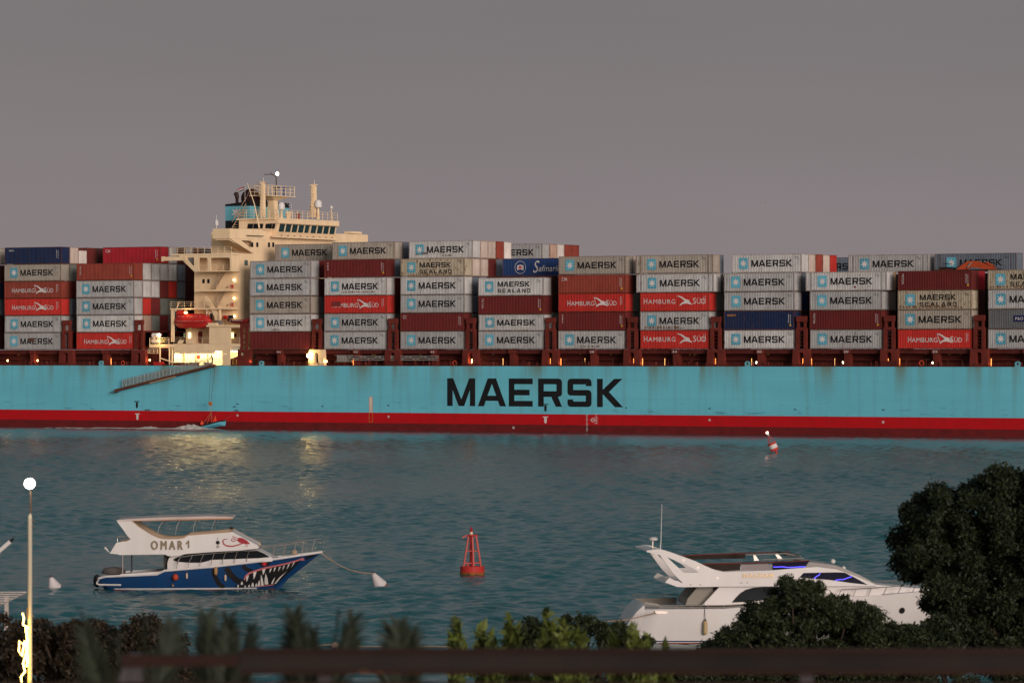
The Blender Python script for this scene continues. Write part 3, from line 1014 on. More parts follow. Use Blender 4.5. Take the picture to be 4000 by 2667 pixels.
# near wing: solid bulwark box, tapering to a bracket under it
b.box(ws, SF + .03, 0, 6.95, zw0, zw1)
b.box(ws + .6, SF + .02, 6.96, 36.5, zw0 + .1, zw1)
b.box(ws + .3, SF - .02, 36.52, 42.8, zw0, zw1 + .05)
sp('bridge_wing', b, CREAM)
b = MB()
zl = SH(990, 987, 7)
hole = [(2.8, zw0 - .12), (6.3, zw0 - .12), (6.85, zw0 - .5), (6.85, zw0 - 1.2), (5.9, zw0 - 1.25)]
b.prism([(.05, zw0 - .02), (6.98, zw0 - .02), (6.98, zl), (6.5, zl)], SF - .25, SF + .01, 'x', holes=[[(3.4, zw0 - .25), (6.3, zw0 - .25), (6.6, zw0 - .5), (6.6, zw0 - 1.25), (5.9, zw0 - 1.3)]])
b.prism([(.05, zw0 - .02), (6.98, zw0 - .02), (6.98, zl + .3), (6.5, zl + .3)], ws + .2, ws + .45, 'x')
b.hexa([(ws + .46, .1, zw0 - .25), (SF - .26, .1, zw0 - .25), (SF - .26, 6.95, zl + .15), (ws + .46, 6.95, zl + .45), (ws + .46, .1, zw0 - .05), (SF - .26, .1, zw0 - .05), (SF - .26, 6.95, zl + .45), (ws + .46, 6.95, zl + .75)])
sp('wing_bracket', b, CREAM)
b = MB()
for x in (980, 1000, 1046, 1063):
    dd = (x - 897) / 13.1
    b.box(SF + .025, SF + .06, dd, dd + .6, SH(x, 965, dd), SH(x, 947, dd))
b.box(SF + .03, SF + .5, (960 - 897) / 13.2, (1023 - 897) / 13.2, SH(990, 922, 7), SH(990, 920, 7))
w_ = sp('window', b, GLASS)
b = MB()
b.box(SF + .035, SF + .07, 4.3, 5.3, SH(952, 1036, 4), SH(952, 1016, 4))
sp('window', b, glassy('pane_grey', (.08, .11, .10)))
# wheelhouse
D1, D2 = 12.2, 31.0
wf = SF + .9
wl = SS(933, D1)
zf, zr = SH(1000, 893, D1), SH(1000, 853, D1)
zs0, zs1 = SH(1094, 905, D1 + 1), SH(1094, 873, D1 + 1)
b = MB()
b.box(wl, SF - .4, D1, D2, zf - 1.0, zr - .05)
# forward bulge below the windows
b.hexa([(SF - .42, D1 + .2, zw0 + .6), (wf - .4, D1 + .2, zw0 + .6), (wf - .4, D2, zw0 + .6), (SF - .42, D2, zw0 + .6),
        (SF - .42, D1 + .2, zs0), (wf, D1 + .2, zs0), (wf, D2, zs0), (SF - .42, D2, zs0)])
b.box(SF - .42, wf + .55, D1, D2 + .3, zs1, zr)
b.box(wf + .02, wf + .5, D1 - .9, D2 + .2, zw0 + .45, zw0 + .75)
b.hexa([(SF - .41, D1 + .22, zs0 + .005), (wf - .05, D1 + .22, zs0 + .005), (wf - .05, D1 + .8, zs0 + .005), (SF - .41, D1 + .8, zs0 + .005),
        (SF - .41, D1 + .22, zs1 - .005), (wf + .35, D1 + .22, zs1 - .005), (wf + .35, D1 + .8, zs1 - .005), (SF - .41, D1 + .8, zs1 - .005)])
# console block between wing and wheelhouse
b.box(wl + 1.4, SF + .35, D1 - 2.6, D1 - .05, zw1 + .01, zw1 + .2)
b.box(wl - .3, wf + .2, D1 - .35, D1 - .02, zr - .25, zr)
whm = sp('wheelhouse', b, CREAM)
# tilted front windows with mullions
b = MB()
def fz(t, z):
    return wf + .02 + .32 * (z - zs0) / (zs1 - zs0)
nwin = 9
dd = (D2 - .2 - D1 - 1.0) / nwin
for k in range(nwin):
    a = D1 + 1.0 + dd * k
    e = a + dd - .34
    if k in (4,):
        e -= .35
    b.hexa([(fz(0, zs0) - .25, a, zs0 + .02), (fz(0, zs0), a, zs0 + .02), (fz(0, zs0), e, zs0 + .02), (fz(0, zs0) - .25, e, zs0 + .02),
            (fz(0, zs1) - .25, a, zs1 - .02), (fz(0, zs1), a, zs1 - .02), (fz(0, zs1), e, zs1 - .02), (fz(0, zs1) - .25, e, zs1 - .02)])
sp('bridge_windows', b, glassy('bridge_glass', (.02, .045, .05), .12), whm)
b = MB()
for k in range(nwin + 1):
    a = D1 + 1.0 + dd * k - .3
    b.hexa([(fz(0, zs0) - .25, a, zs0), (fz(0, zs0) + .06, a, zs0), (fz(0, zs0) + .06, a + .26, zs0), (fz(0, zs0) - .25, a + .26, zs0),
            (fz(0, zs1) - .25, a, zs1), (fz(0, zs1) + .06, a, zs1), (fz(0, zs1) + .06, a + .26, zs1), (fz(0, zs1) - .25, a + .26, zs1)])
sp('window_posts', b, CREAM, whm)
# side windows of the wheelhouse
b = MB()
for x0, x1 in ((966, 987), (989, 1010), (1012, 1026), (1036, 1060), (1063, 1073)):
    b.prism(px_poly([(x0, 893), (x0 + 3, 874), (x1 + 3, 874), (x1, 893)], D1), D1 - .04, D1 - .005)
sp('side_windows', b, GLASS, whm)
# row of wiper motors / lamps under the windows
b = MB()
for k in range(9):
    a = D1 + 1.6 + dd * k
    b.tube([(wf - .05, a, zs0 - 1.0), (wf + .25, a + .25, zs0 - .55)], .12, 5)
sp('window_wipers', b, paint('wiper_grey', (.12, .10, .10)), whm)
sp('gutter', MB().box(wf + .56, wf + .7, D1 + .8, D2 + .2, zs1 - .08, zs1 + .08), CREAM_D, whm)
railing('railing', [((wl, D1, zr), (wf + .4, D1, zr)), ((wf + .4, D1, zr), (wf + .4, D2, zr)), ((wl, D1, zr), (wl, D2, zr))], hh=1.4, gap=1.5, r=.04)
sp('wing_cap', MB().box(SF - 1.2, SF + .2, 37, 40.5, zw1 + .12, zw1 + .5), CREAM)
# little beacon lamps on the wing tip
sp('wing_light', MB().lathe([(.05, 0), (.06, .5), (.3, .55), (.34, 1.0), (.25, 1.4), (.05, 1.5), (.03, 2.3)], (ws + .35, .6, zw1), 8), WHITE)
# funnel
fa, fb_ = SS(880, 14), SS(976, 14)
def zz(x, y, d=14):
    return SH(x, y, d)
funnel = sp('funnel', MB().box(fa, fb_, 14, 26, zz(900, 862), zz(900, 806)), paint('funnel_blue', (.13, .38, .46)))
sp('black_band', MB().box(fa - .01, fb_ - .6, 14.02, 25.9, zz(900, 905), zz(900, 862) - .01), BLACK, funnel)
sp('black_top', MB().hexa([(fa - .02, 13.98, zz(900, 806) + .01), (fb_ + .05, 13.98, zz(900, 806) + .01), (fb_ + .05, 26, zz(900, 806) + .01), (fa - .02, 26, zz(900, 806) + .01),
                           (fa - .02, 13.98, zz(900, 798)), (fb_ + .05, 13.98, zz(900, 787)), (fb_ + .05, 26, zz(900, 787)), (fa - .02, 26, zz(900, 798))]), BLACK, funnel)
b = MB()
put_poly(b, star(SS(924, 14), zz(924, 833), 1.15), 13.96)
sp('star', b, LETTER_WHITE, funnel)
c = Vector((SS(974, 19), 19.5, zz(970, 790, 19)))
sp('exhaust_dome', MB().lathe([(1.6, -.4), (1.75, .4), (1.75, 1.0), (1.4, 1.7), (.75, 2.2), (.1, 2.35)], c, 16), paint('exhaust_brown', (.045, .014, .013)), funnel, smooth=True)
sp('exhaust_dome', MB().lathe([(.8, -.4), (.8, 1.2), (.6, 1.5), (.1, 1.6)], c + Vector((1.7, 1, 0)), 12), paint('exhaust_brown', (.045, .014, .013)), funnel, smooth=True)
s = SS(926, 16)
sp('exhaust_pipe', MB().tube([(s, 16, zz(926, 797, 16)), (s, 16, zz(926, 770, 16)), (s - .1, 16, zz(926, 760, 16)), (s - .35, 16, zz(926, 755, 16))], [.38, .38, .42, .4], 10), paint('pipe_black', (.04, .02, .018)), funnel)
b = MB()
for k in range(9):                                       # service ladder aft of the wheelhouse
    b.box(SS(903, 12) + k * .28, SS(903, 12) + k * .28 + .5, 12.6, 13.4, zz(905, 888, 12) + k * .42, zz(905, 888, 12) + k * .42 + .08)
b.tube([(SS(900, 12), 12.5, zz(905, 890, 12)), (SS(900, 12) + 2.9, 12.5, zz(905, 890, 12) + 4.1)], .09, 5)
b.tube([(SS(900, 12), 12.5, zz(905, 890, 12) + 1.0), (SS(900, 12) + 2.9, 12.5, zz(905, 890, 12) + 5.1)], .05, 5)
sp('stair', b, CREAM_D)
# radar mast with platform
mx, md = SS(1066, 20), 20.0
zq = lambda y: SH(1066, y, 20)
b = MB()
b.hexa([(mx - .95, 19.2, zr - .3), (mx + .95, 19.2, zr - .3), (mx + .95, 20.8, zr - .3), (mx - .95, 20.8, zr - .3),
        (mx - .55, 19.4, zq(784)), (mx + .55, 19.4, zq(784)), (mx + .55, 20.6, zq(784)), (mx - .55, 20.6, zq(784))])
b.hexa([(mx - .55, 19.4, zq(784) + .01), (mx + .55, 19.4, zq(784) + .01), (mx + .55, 20.6, zq(784) + .01), (mx - .55, 20.6, zq(784) + .01),
        (mx - 1.6, 17.5, zq(769)), (mx + 1.6, 17.5, zq(769)), (mx + 1.6, 23, zq(769)), (mx - 1.6, 23, zq(769))])
b.box(mx - 1.9, mx + 1.9, 15.6, 24.2, zq(769) + .01, zq(766))
mast = sp('radar_mast', b, CREAM)
zm = zq(766)
railing('mast_railing', [((mx - 1.8, 15.7, zm), (mx + 1.8, 15.7, zm)), ((mx + 1.8, 15.7, zm), (mx + 1.8, 24, zm)), ((mx - 1.8, 15.7, zm), (mx - 1.8, 24, zm))], hh=1.7, gap=1.3, r=.05, parent=mast)
b = MB()
px_, pd = SS(1079, 21), 21
b.tube([(px_, pd, zm), (px_, pd, zq(735))], .2, 6)
b.tube([(px_, pd, zq(735)), (px_, pd, zq(675))], .1, 6)
b.tube([(px_ - 1.9, pd - 1, zq(681)), (px_ + .2, pd, zq(681))], .06, 5)
b.tube([(px_ - 1.3, pd, zq(673)), (px_, pd, zq(692))], .06, 5)
b.box(px_ - .5, px_ + .5, pd - .4, pd + .4, zq(735), zq(731))
sp('signal_pole', b, paint('pole_dark', (.03, .022, .02)), mast)
sp('mast_light', MB().lathe([(.1, -.3), (.24, -.15), (.24, .15), (.1, .3)], (px_ + .35, pd - .2, zq(679)), 8), LAMP_H, mast)
point('mast_light', (px_ + .35, pd - 1, zq(679)), 90, (1, .8, .5))
b = MB()
b.box(px_ + .9, px_ + 3.3, pd - .15, pd + .15, zq(733), zq(731.5))
b.tube([(px_ + 1.6, pd, zm), (px_ + 1.6, pd, zq(733))], .16, 6)
sp('radar_scanner', b, paint('scanner_blue', (.06, .09, .2)), mast)
# aft derrick post on the wheelhouse roof
def post(x, d, y0, y1, w, name):
    s = SS(x, d)
    b = MB()
    z0, z1 = SH(x, y0, d), SH(x, y1, d)
    b.hexa([(s - w, d - w, z0), (s + w, d - w, z0), (s + w, d + w, z0), (s - w, d + w, z0), (s - w * .8, d - w * .8, z1), (s + w * .8, d - w * .8, z1), (s + w * .8, d + w * .8, z1), (s - w * .8, d + w * .8, z1)])
    for k in range(9):
        z = z0 + (z1 - z0) * (.1 + .1 * k)
        b.box(s - w * 1.5, s - w * .95, d - .15, d + .15, z, z + .12)
        b.box(s - w * .4, s + w * .3, d - w * 1.3, d - w * .98, z + .2, z + .28)
    b.box(s - w * 1.7, s + w * 1.4, d - .3, d + .3, z1, z1 + .15)
    b.tube([(s + .1, d, z1), (s + .1, d, z1 + .9)], .04, 4)
    b.tube([(s - 1.4 * w, d, z0), (s - 2.6 * w, d, z0), (s - w, d, z0 + (z1 - z0) * .6)], .08, 4)
    return sp(name, b, CREAM)
p1 = post(1027, 15, 850, 714, .36, 'signal_mast')
b = MB().box(SS(1027, 15) - 1.3, SS(1027, 15) + 1.0, 14.8, 15.1, SH(1027, 714, 15), SH(1027, 711.5, 15))
b.box(SS(1000, 15), SS(1024, 15), 14.9, 15.05, SH(1010, 733, 15), SH(1010, 731, 15))
sp('yard', b, CREAM_D, p1)
post(1226, 27, 850, 724, .42, 'signal_mast')
# leaning whip poles and stays
sp('derrick_boom', MB().tube([(SS(966, 11), 11, SH(966, 716, 11)), (SS(993, 11), 11, SH(993, 795, 11)), (SS(1013, 11), 11, SH(1013, 890, 11))], [.05, .09, .16], 5), CREAM)
for x0, y0_, x1, y1_ in ((966, 716, 1006, 752), (1221, 760, 1195, 845), (1105, 775, 1150, 830), (1137, 792, 1141, 850), (952, 795, 975, 745)):
    sp('stay', MB().tube([(SS(x0, 15), 15, SH(x0, y0_, 15)), (SS(x1, 15), 15, SH(x1, y1_, 15))], .035, 4), STEEL)
# satellite domes
def dome(x, d, yt, yb, r):
    s = SS(x, d)
    zt_, zb_ = SH(x, yt, d), SH(x, yb, d)
    stand = sp('dome_stand', MB().tube([(s, d, zb_ - .1), (s, d, zt_ - 2.2 * r)], [r * .5, r * .22], 8), CREAM)
    sp('satellite_dome', MB().lathe([(r * .6, -2.25 * r), (r * .97, -2.0 * r), (r, -.9 * r), (r * .8, -.4 * r), (r * .45, -.1 * r), (.02, 0)], (s, d, zt_), 14), WHITE, stand, smooth=True)
dome(1099, 15, 789, 852, .62)
dome(1243, 27, 780, 855, .66)
dome(1294, 30, 803, 857, .28)
s = SS(1152, 22)
sp('vent', MB().lathe([(.4, 0), (.45, .9), (.6, 1.0), (.5, 1.3), (.05, 1.4)], (s, 20, zr), 8), CREAM)
sp('vent', MB().lathe([(.3, 0), (.3, .6), (.4, .9), (.05, 1.0)], (SS(1178, 22), 21, zr), 8), paint('vent_red', (.3, .05, .04)))
# ensign
b = MB()
fl0 = [(927, 741), (937, 734), (947, 731), (956, 727)]
fp = sp('flag_staff', MB().tube([(SS(957, 16), 16, SH(957, 800, 16)), (SS(957, 16), 16, SH(957, 722, 16))], .04, 4), STEEL)
def stripe(t0, t1):
    b = MB()
    pts = []
    for (x, y) in fl0:
        pts.append((SS(x, 16), 16 + .15 * math.sin(x * .5), SH(x, y + 14 * t0 + (1 - (x - 927) / 29) * 2, 16)))
    for (x, y) in fl0[::-1]:
        pts.append((SS(x - 3 * t1, 16), 16 + .15 * math.sin(x * .5), SH(x, y + 14 * t1 + (1 - (x - 927) / 29) * 2, 16)))
    n = len(fl0)
    b.add(pts, [(k, k + 1, 2 * n - 2 - k, 2 * n - 1 - k) for k in range(n - 1)])
    return b
fg = sp('flag', stripe(0, .33), paint('flag_red', (.35, .02, .02)), fp)
sp('flag_stripe', stripe(.34, .66), paint('flag_white', (.6, .55, .5)), fg)
sp('flag_stripe', stripe(.67, 1.0), paint('flag_black', (.02, .015, .02)), fg)
# ================================================================ containers
CCOL = {
 'grey': ((.36, .348, .342), 'grey'), 'grey_light': ((.48, .46, .445), 'pale grey'), 'grey_tan': ((.33, .285, .24), 'tan grey'), 'grey_dark': ((.12, .125, .13), 'dark grey'),
 'slate': ((.13, .155, .19), 'slate grey'), 'beige': ((.40, .335, .245), 'beige'), 'red': ((.46, .026, .020), 'bright red'), 'crimson': ((.32, .012, .022), 'crimson'),
 'brown': ((.125, .014, .014), 'dark red brown'), 'brick': ((.24, .042, .027), 'brick red'), 'navy': ((.008, .018, .058), 'navy'), 'blue': ((.014, .045, .15), 'blue'),
 'maroon': ((.055, .013, .013), 'dark maroon'), 'pale': ((.50, .40, .34), 'off white'), 'peach': ((.44, .29, .22), 'peach'), 'greygreen': ((.17, .185, .165), 'grey green'),
 'tan': ((.33, .23, .14), 'tan'), 'white': ((.62, .55, .50), 'white'),
}
def cmat(c):
    return paint('container_' + c, CCOL[c][0], .6, var=.10, rust=.22 if c not in ('beige', 'tan') else .45, grime=.42, rnd=.10)
def fmat(c):
    k = CCOL[c][0]
    return paint('frame_' + c, tuple(v * .62 + w * .14 for v, w in zip(k, (.35, .12, .06))), .65, var=.15, rust=.5, grime=.4)
CW = 2.438
MESH = {}
def shell_mesh(L, H, c):
    key = ('shell', L, H, c)
    if key not in MESH:
        b = MB()
        a, e = .17, L - .17
        n = int((e - a) / .278)
        p = (e - a) / n
        prof = []
        for k in range(n):
            x = a + k * p
            prof += [(x, .012), (x + p * .3, .012), (x + p * .45, .066), (x + p * .85, .066)]
        prof.append((e, .012))
        vs = [(x, y, .16) for x, y in prof] + [(x, y, H - .1) for x, y in prof]
        m = len(prof)
        b.add(vs, [(i, i + 1, i + 1 + m, i + m) for i in range(m - 1)])
        b.box(.06, L - .08, .09, CW - .05, .12, H - .05)
        MESH[key] = b.mesh('shell', cmat(c))
    return MESH[key]
def frame_mesh(L, H, c):
    key = ('frame', L, H, c)
    if key not in MESH:
        b = MB()
        posts = [0, L - .17]
        for x in posts:
            b.box(x, x + .17, 0, .16, .0, H)
            b.box(x, x + .17, CW - .16, CW, .0, H)
        if L > 13:
            for x in (.76, L - .76 - .17):
                b.box(x, x + .15, -.006, .1, .16, H - .1)
        b.box(.17, L - .17, .004, .1, .02, .16)
        b.box(.17, L - .17, .004, .1, H - .1, H - .005)
        b.box(L - .15, L - .01, .16, CW - .16, .02, .17)
        b.box(L - .15, L - .01, .16, CW - .16, H - .13, H - .005)
        MESH[key] = b.mesh('frame', fmat(c))
    return MESH[key]
def end_mesh(L, H, c):
    key = ('end', L, H, c)
    if key not in MESH:
        b = MB()
        n = 9
        y0, y1 = .16, CW - .16
        p = (y1 - y0) / n
        prof = []
        for k in range(n):
            y = y0 + k * p
            prof += [(y, 0), (y + p * .35, 0), (y + p * .5, .03), (y + p * .85, .03)]
        prof.append((y1, 0))
        m = len(prof)
        b.add([(L - .035 - q, y, .17) for y, q in prof] + [(L - .035 - q, y, H - .13) for y, q in prof], [(i, i + 1, i + 1 + m, i + m) for i in range(m - 1)])
        MESH[key] = b.mesh('end_wall', cmat(c))
    return MESH[key]
def logo_mesh(kind, L, H, var=0):
    key = ('logo', kind, L, H, var)
    if key in MESH:
        return MESH[key]
    out = []                                            # (name, mesh, parent index)
    o = (L - 12.19) / 2
    y = .004
    sc = H / 2.896
    if kind in 'MS':
        cx, cz = o + 2.06, 1.47 * sc
        b = MB(); put_poly(b, rrect(cx - .79, cx + .79, cz - .86 * sc, cz + .86 * sc, .12), y)
        out.append(('emblem', b.mesh('emblem', STAR_BLUE), None))
        b = MB(); put_poly(b, star(cx, cz, .68), y - .012)
        out.append(('star', b.mesh('star', LETTER_WHITE), 0))
        b = MB()
        if kind == 'M':
            put_block(b, 'MAERSK', o + 3.46, o + 10.57, .93 * sc, 1.97 * sc, y)
        else:
            put_block(b, 'MAERSK', o + 3.66, o + 9.65, 1.43 * sc, 2.26 * sc, y)
            put_block(b, 'SEALAND', o + 3.66, o + 9.72, .47 * sc, 1.10 * sc, y, 95)
        out.append(('lettering', b.mesh('lettering', BLACK), None))
        b = MB()
        for k in range(4):
            put_poly(b, [(o + 11.0 + (k % 2) * .35, 2.45 - k * .12), (o + 11.25 + (k % 2) * .35, 2.45 - k * .12), (o + 11.25 + (k % 2) * .35, 2.52 - k * .12), (o + 11.0 + (k % 2) * .35, 2.52 - k * .12)], y)
        out.append(('marking', b.mesh('marking', BLACK), None))
    elif kind in 'Hh':
        b = MB()
        if kind == 'H':
            put_text(b, 'H', 1.66, 2.2, .95, 1.80, y)
            put_text(b, 'AMBURG', 2.28, 6.58, .97, 1.66, y)
            put_text(b, 'S', 8.7, 9.18, .95, 1.84, y)
            put_text(b, 'ÜD', 9.3, 10.6, .97, 1.82, y)
            ox, kx, oz, kz = 6.42, .0193, .72, .0176
        else:
            put_text(b, 'H', .62, 1.25, 1.13, 2.02, y)
            put_text(b, 'AMBURG', 1.42, 6.25, 1.15, 1.86, y, spacing=1.15)
            put_text(b, 'S', 9.4, 9.9, 1.12, 2.06, y)
            put_text(b, 'ÜD', 10.05, 11.6, 1.15, 2.1, y)
            ox, kx, oz, kz = 6.5, .0205, .82, .0182
        def q(pts):
            return [(ox + (x - 745) * kx, oz + (705 - z) * kz) for x, z in pts]
        put_poly(b, q([(748, 616), (772, 620), (795, 630), (822, 648), (852, 655), (858, 662), (838, 670), (815, 668), (800, 650), (776, 632), (748, 622)]), y)
        put_poly(b, q([(768, 706), (774, 692), (797, 672), (815, 668.5), (838, 670.5), (852, 666), (882, 697), (862, 692), (832, 684), (800, 688)]), y)
        if kind == 'H':
            put_poly(b, q([(746, 616), (751, 622.5), (776, 690), (770, 692)]), y)
            put_poly(b, q([(856, 655), (862, 656), (886, 693), (879, 692)]), y)
        out.append(('lettering', b.mesh('lettering', LETTER_WHITE), None))
        b = MB()
        put_poly(b, [(11.25, 1.0), (11.31, 1.0), (11.31, 2.35), (11.25, 2.35)], y)
        for k in range(6):
            put_poly(b, [(11.5, 1.2 + k * .2), (11.6, 1.2 + k * .2), (11.6, 1.3 + k * .2), (11.5, 1.3 + k * .2)], y)
        out.append(('marking', b.mesh('marking', LETTER_WHITE), None))
    else:
        b = MB()
        if kind == 'T':                                  # vertical lettering read downwards
            tv, tf = font_text('TRITON', 1.15)
            b.sheet(tv, tf, lambda a, c: (.62 + c * .32, y, 2.5 - a * 1.55))
        elif kind == 't':
            for k, ch in enumerate('tex'):
                put_text(b, ch, .62, .86, 2.15 - k * .48, 2.5 - k * .48, y)
        elif kind == 'C':
            put_text(b, 'CAI', .6, 1.55, 1.98, 2.5, y)
        elif kind == 'F':
            put_text(b, 'florens', .55, 1.15, 2.0, 2.25, y)
            put_poly(b, ribbon([(.45, 2.35), (.8, 2.5), (1.2, 2.35)], .06), y)
        elif kind == 'a':
            put_text(b, 'seaco', .6, 2.1, 2.1, 2.42, y)
        elif kind == 'b':
            put_text(b, 'seaco', .9, 2.0, 2.22, 2.48, y)
        elif kind == 'W':
            put_text(b, 'S', 5.7, 6.55, .55, 2.5, y, .25)
            put_text(b, 'afmarine', 6.75, 11.5, .75, 1.75, y, .22)
            put_poly(b, circle(3.35, 1.45, 1.05, 24), y, [circle(3.35, 1.45, .98, 24)])
            put_poly(b, [(2.75, 1.0), (3.3, 1.15), (3.95, 1.0), (3.95, 1.75), (3.3, 1.9), (2.75, 1.75)], y)
        elif kind == 'P':
            put_text(b, 'P&O', 4.35, 5.65, 1.3, 1.75, y - .01)
        out.append(('lettering', b.mesh('lettering', paint('letter_orange', (.55, .22, .04)) if kind == 'a' else LETTER_WHITE), None))
        b = MB()
        put_poly(b, [(11.2, 1.0), (11.26, 1.0), (11.26, 2.4), (11.2, 2.4)], y)
        for k in range(5):
            put_poly(b, [(11.48, .9 + k * .3), (11.6, .9 + k * .3), (11.6, 1.02 + k * .3), (11.48, 1.02 + k * .3)], y)
        out.append(('marking', b.mesh('marking', LETTER_WHITE), None))
        if kind in 'TtCaW':
            b = MB()
            put_poly(b, [(11.4, .55), (11.7, .55), (11.7, .8), (11.4, .8)], y - .004)
            out.append(('warning_label', b.mesh('warning_label', paint('label_yellow', (.6, .32, .03))), None))
        if kind == 'P':
            b = MB(); put_poly(b, [(4.05, 1.05), (6.0, 1.05), (6.0, 2.0), (4.05, 2.0)], y)
            out.append(('label_panel', b.mesh('label_panel', paint('label_navy', (.01, .015, .08))), None))
            b = MB(); put_poly(b, [(6.0, 1.05), (8.0, 1.05), (8.0, 2.0), (6.0, 2.0)], y)
            out.append(('label_panel', b.mesh('label_panel', paint('label_pink', (.6, .2, .15))), None))
        if kind == 'W':
            b = MB(); put_poly(b, [(2.95, 1.3), (3.3, 1.42), (3.75, 1.3), (3.75, 1.52), (3.3, 1.64), (2.95, 1.52)], y - .01)
            put_poly(b, [(3.2, 1.1), (3.4, 1.1), (3.4, 1.8), (3.2, 1.8)], y - .012)
            out.append(('pennant', b.mesh('pennant', paint('pennant_red', (.5, .03, .03))), None))
    MESH[key] = out
    return out
ORD = ['', 'bottom tier', 'second tier up', 'third tier up', 'fourth tier up', 'fifth tier up', 'sixth tier up']
NUMW = ['', 'one row', 'two rows', 'three rows', 'four rows', 'five rows', 'six rows', 'seven rows', 'eight rows', 'nine rows', 'ten rows', 'eleven rows', 'twelve rows', 'thirteen rows', 'fourteen rows', 'fifteen rows']
STACKN = {'Z': 'third stack left of deckhouse', 'A': 'second stack left of deckhouse', 'B': 'stack just left of deckhouse'}
for nme, w in zip('CDEFGHIJKL', 'first second third fourth fifth sixth seventh eighth ninth tenth'.split()):
    STACKN[nme] = w + ' stack right of deckhouse'
LOOK = {'M': 'star marked', 'S': 'star marked two line lettered', 'H': 'bird marked', 'h': 'bird marked wide lettered', 'T': 'vertically lettered', 't': 'vertically lettered', 'C': 'small lettered',
        'F': 'small arc marked', 'a': 'orange lettered', 'b': 'small lettered', 'W': 'script lettered', 'P': 'label panelled', '': 'plain'}
def container(bay, tier, row, c, kind='', L=12.19, H=2.896, h=None, extra=None, ds=0.0):
    s = BAY[bay] - (L - 12.19) / 2 + ds
    d = D0 + row * ROWP
    if h is None:
        h = BASE + TIER * (tier - 1)
    r = random.Random(f'{bay}{tier}{row}')
    s += r.uniform(-.05, .05)
    d += r.uniform(-.03, .03)
    where = f'{ORD[tier]}, ' + (f'front of {STACKN[bay]}' if row == 0 else f'{NUMW[row]} behind {STACKN[bay]}')
    look = f'{CCOL[c][1]} {LOOK[kind]} container' if (row == 0 or kind) else f'{CCOL[c][1]} container end'
    root = thing('shipping_container', f'{look}, {where}'.replace(' tier up', ' tier').replace(' lettered container', ' container') if len(f'{look}, {where}'.split()) > 16 else f'{look}, {where}', 'container', ship_pt(s, d, h), TH, 'containers stacked on the ship')
    link('shell', shell_mesh(L, H, c), root)
    link('frame', frame_mesh(L, H, c), root)
    link('end_wall', end_mesh(L, H, c), root)
    made = []
    if kind:
        for nme, me, par in logo_mesh(kind, L, H):
            made.append(link(nme, me, made[par] if par is not None else root))
    for nme, poly, m in extra or ():
        b = MB(); put_poly(b, poly, -.012)
        b.build(nme, m, root)
    return root
PATCH = paint('rust_patch', (.10, .045, .03))
PATCH_R = paint('rust_patch_light', (.16, .08, .045))
PATCH_G = paint('primer_patch', (.16, .15, .145))
PATCH_D = paint('paint_over', (.17, .03, .03))
def blotch(x0, x1, z0, z1, n=9, seed=1):
    r = random.Random(seed)
    out = []
    for k in range(n):
        x = x0 + (x1 - x0) * k / n
        w = (x1 - x0) / n * r.uniform(.25, .9)
        out.append([(x, z0 + r.uniform(0, .1)), (x + w, z0), (x + w * .9, z0 + (z1 - z0) * r.uniform(.3, 1)), (x + w * .2, z0 + (z1 - z0) * r.uniform(.3, .9))])
    return out
def stains(x0, x1, z0, z1, n=9, seed=1, m=None):
    return [('rust_stain', p, m or PATCH_R) for p in blotch(x0, x1, z0, z1, n, seed)]
L45 = 13.72
FRONT = {
 'A': [('grey', 'M', {'extra': [('repair_patch', [(5.3, 1.35), (6.45, 1.35), (6.45, 2.0), (5.3, 2.0)], PATCH)]}), ('grey', 'M'), ('red', 'H'), ('brick', 'H', {'extra': stains(2.4, 3.3, .28, .62, 3, 5, PATCH)}), ('grey_tan', 'M'), ('navy', 'b')],
 'B': [('red', 'H'), ('grey_light', 'M'), ('grey', 'M'), ('grey', 'M'), ('brick', 'T')],
 'C': [('brown', ''), ('grey_light', 'M', {'extra': stains(4.4, 6.2, .2, .6, 8, 2)}), ('grey_tan', 'M'), ('grey', 'M'), ('grey', 'M')],
 'D': [('grey', 'M'), ('grey', 'M'), ('red', 'H', {'extra': [('painted_over', [(1.4, 1.15), (3.2, 1.15), (3.2, 1.92), (1.4, 1.92)], PATCH_D)]}), ('grey_light', 'M', {'extra': stains(3.3, 10, .42, .72, 16, 3)}), ('brown', 't')],
 'E': [('grey', 'M'), ('brown', 'F'), ('grey', 'M'), ('grey_light', 'M'), ('beige', 'S', {'extra': stains(1.5, 10, .16, .7, 22, 8)})],
 'F': [('grey', 'M'), ('grey_light', 'M', {'H': 2.591}), ('brown', 'T', {'h': 19.0 - .05}), ('grey_light', 'S', {'h': 21.9})],
 'G': [('grey', 'M', {'extra': stains(3.8, 7.6, .3, .65, 10, 4)}), ('brown', 't'), ('red', 'H'), ('brick', 'C'), ('grey_tan', 'M')],
 'H': [('red', 'h'), ('grey', 'M', {'extra': stains(.8, 8, .18, .85, 26, 6)}), ('red', 'h'), ('grey_light', 'M', {'L': L45}), ('grey_tan', 'M', {'L': L45})],
 'I': [('grey_light', 'M'), ('navy', 'a'), ('grey', 'M'), ('grey', 'M')],
 'J': [('grey', 'M'), ('brown', 'T'), ('grey', 'M'), ('grey_light', 'M', {'L': L45, 'extra': [('repair_patch', [(8.2, .42), (8.6, .42), (8.6, .68), (8.2, .68)], PATCH_D)]})],
 'K': [('red', 'H'), ('grey_tan', 'M'), ('beige', 'S', {'extra': stains(.3, 11, .2, .8, 20, 11)}), ('brown', 'T')],
 'L': [('grey', 'M'), ('grey_dark', 'P'), ('grey', 'M'), ('beige', 'S', {'extra': stains(.3, 9, .2, .7, 16, 12)})],
}
for bay, tiers in FRONT.items():
    for i, t in enumerate(tiers):
        container(bay, i + 1, 0, t[0], t[1], **(t[2] if len(t) > 2 else {}))
